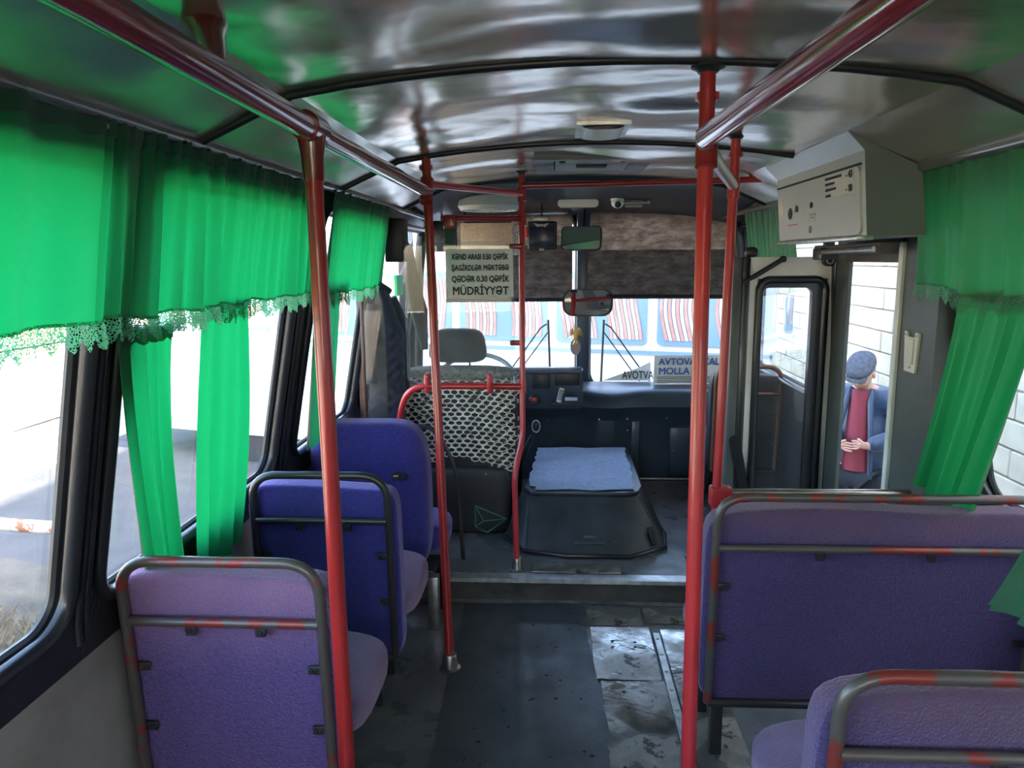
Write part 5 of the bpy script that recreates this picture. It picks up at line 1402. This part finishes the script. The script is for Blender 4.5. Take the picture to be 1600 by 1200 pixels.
# local frame: faces -Y turned ~35 degrees to his right (viewer's left)
man.rotation_euler = (0, 0, math.radians(-40))
V = [(0, 0, .92), (0, .01, 1.08), (0, .02, 1.24), (0, .035, 1.37), (0, .015, 1.45), (0, -.03, 1.50),
     (.19, .03, 1.37), (.265, .0, 1.13), (.15, -.21, 1.06), (.10, -.26, 1.07),
     (-.19, .03, 1.37), (-.265, .0, 1.13), (-.12, -.22, 1.03), (-.05, -.27, 1.05),
     (.09, 0, .88), (.10, -.01, .48), (.105, .03, .08), (-.09, 0, .88), (-.13, -.03, .48), (-.15, .01, .08), (.105, -.1, .04), (-.15, -.12, .04)]
Eg = [(0, 1), (1, 2), (2, 3), (3, 4), (4, 5), (3, 6), (6, 7), (7, 8), (8, 9), (3, 10), (10, 11), (11, 12), (12, 13), (0, 14), (14, 15), (15, 16), (0, 17), (17, 18), (18, 19), (16, 20), (19, 21)]
Rd = [.14, .14, .13, .12, .06, .055, .05, .042, .03, (.034, .018), .05, .042, .03, (.034, .018), .085, .055, .04, .085, .055, .04, .035, .035]
# fingers, five per hand
fi = []
for base, sx in ((9, -1), (13, 1)):
    b = Vector(V[base])
    for k in range(4):
        p1 = b + Vector((sx * .035, -.012 - k * .002, .028 - k * .018)); p2 = p1 + Vector((sx * .028, .004, -.004)); p3 = p2 + Vector((sx * .018, .018, -.004))
        n0 = len(V); V += [tuple(p1), tuple(p2), tuple(p3)]; Eg += [(base, n0), (n0, n0 + 1), (n0 + 1, n0 + 2)]; Rd += [.0095, .0085, .007 + .001 * (k < 3)]
    p1 = b + Vector((sx * .015, -.015, .036)); p2 = p1 + Vector((sx * .025, .006, .010)); n0 = len(V)
    V += [tuple(p1), tuple(p2)]; Eg += [(base, n0), (n0, n0 + 1)]; Rd += [.011, .009]
skin('body', V, Eg, Rd, SKIN, man)
# head, bent forward
HM = Matrix.Translation((0, -.075, 1.565)) @ Matrix.Rotation(math.radians(34), 4, 'X')
bm = bmesh.new()
def hw_(q):
    x, y, z = q
    if z < 0: x *= 1 + z * 2.2; y *= 1 + z * 1.2; y -= .015 * (z < -.02)
    return Vector((x, y, z))
pillow(bm, (0, 0, 0), .076, .096, .118, n=2.3, res=10, M=HM, warp=hw_); hd = obj('head', bm, SKIN, man, world=False)
def hpart(nm, c, a, b_, h, m, par=None, n=2.2, res=4, rot=None):
    b = bmesh.new(); pillow(b, (0, 0, 0), a, b_, h, n=n, res=res, M=HM @ Matrix.Translation(c) @ (rot or Matrix.Identity(4))); return obj(nm, b, m, par or hd, world=False)
hpart('nose', (0, -.100, -.018), .014, .020, .024, SKIN)
for s in (-1, 1):
    hpart('ear', (s * .078, .005, -.012), .010, .018, .030, SKIN)
    hpart('eye', (s * .030, -.083, .008), .013, .010, .007, WHITEC)
    hpart('eyebrow', (s * .030, -.092, .026), .018, .006, .004, HAIRG)
hpart('mouth', (0, -.088, -.062), .022, .008, .005, mat('lips', (.38, .13, .11), .5))
hpart('hair', (0, .035, .015), .080, .072, .062, HAIRG, n=2.2, res=6)
b = bmesh.new()
for s in (-1, 1): tube(b, [HM @ Vector((s * .033 + .024 * math.cos(t), -.103, .006 + .018 * math.sin(t))) for t in [k * math.pi / 8 for k in range(16)]], .002, 5, closed=True)
tube(b, [HM @ Vector((-.01, -.103, .01)), HM @ Vector((.01, -.103, .01))], .002, 5)
for s in (-1, 1): tube(b, [HM @ Vector((s * .057, -.103, .01)), HM @ Vector((s * .078, .0, .006))], .002, 5)
obj('glasses', b, STEEL, man, world=False)
b = bmesh.new(); pillow(b, (0, 0, 0), .100, .128, .052, n=2.4, res=8, M=HM @ Matrix.Translation((0, -.005, .078)), warp=lambda q: Vector((q.x, q.y, q.z + (.018 if q.z > 0 else .0) * (q.y / .12))))
cap = obj('flat_cap', b, CAPM, man, world=False)
b = bmesh.new(); pillow(b, (0, 0, 0), .078, .045, .010, n=2.4, res=5, M=HM @ Matrix.Translation((0, -.115, .052)) @ Matrix.Rotation(.25, 4, 'X')); obj('peak', b, CAPM, cap, world=False)
# clothes
Vj = [(0, .02, .80), (0, .03, .95), (0, .035, 1.12), (0, .045, 1.28), (0, .05, 1.38), (0, .03, 1.45),
      (.205, .035, 1.37), (.30, .0, 1.12), (.125, -.245, 1.068), (-.205, .035, 1.37), (-.30, .0, 1.12), (-.085, -.25, 1.045)]
Ej = [(0, 1), (1, 2), (2, 3), (3, 4), (4, 5), (4, 6), (6, 7), (7, 8), (4, 9), (9, 10), (10, 11)]
skin('jacket', Vj, Ej, [(.21, .145), (.225, .165), (.22, .165), (.215, .155), (.165, .12), .085, .10, .088, .055, .10, .088, .055], JACKET, man)
bm = bmesh.new()
grid(bm, 12, 16, lambda u, v: Vector(((u - .5) * (.19 - .06 * v), -.158 + .05 * (2 * u - 1) ** 2 + .045 * max(0, v - .35) ** 1.2 - .012 * math.sin(v * 3.1), .84 + .60 * v)))
r = bmesh.ops.extrude_face_region(bm, geom=list(bm.faces)); bmesh.ops.translate(bm, vec=(0, .06, 0), verts=[v for v in r['geom'] if isinstance(v, bmesh.types.BMVert)])
obj('jumper', bm, SWEAT, man, world=False)
for s in (-1, 1):
    b = tube(bmesh.new(), [Vector((s * .12, -.150 + .012, .80)), Vector((s * .122, -.158, .95)), Vector((s * .11, -.155, 1.15)), Vector((s * .085, -.115, 1.36)), Vector((s * .075, -.06, 1.45))], [.016, .018, .018, .022, .02], 8)
    obj('jacket_edge', b, JACKET, man, world=False)
Vt = [(0, .01, .86), (.095, .0, .78), (.11, -.01, .47), (.11, .03, .07), (-.095, .0, .78), (-.14, -.03, .47), (-.155, .01, .07)]
skin('trousers', Vt, [(0, 1), (1, 2), (2, 3), (0, 4), (4, 5), (5, 6)], [(.165, .13), .105, .082, .075, .105, .082, .075], TROUS, man)
for x in (.11, -.155):
    b = bmesh.new(); pillow(b, (x, -.05, .045), .048, .14, .045, n=2.8, res=5); obj('shoe', b, SHOE, man, world=False)
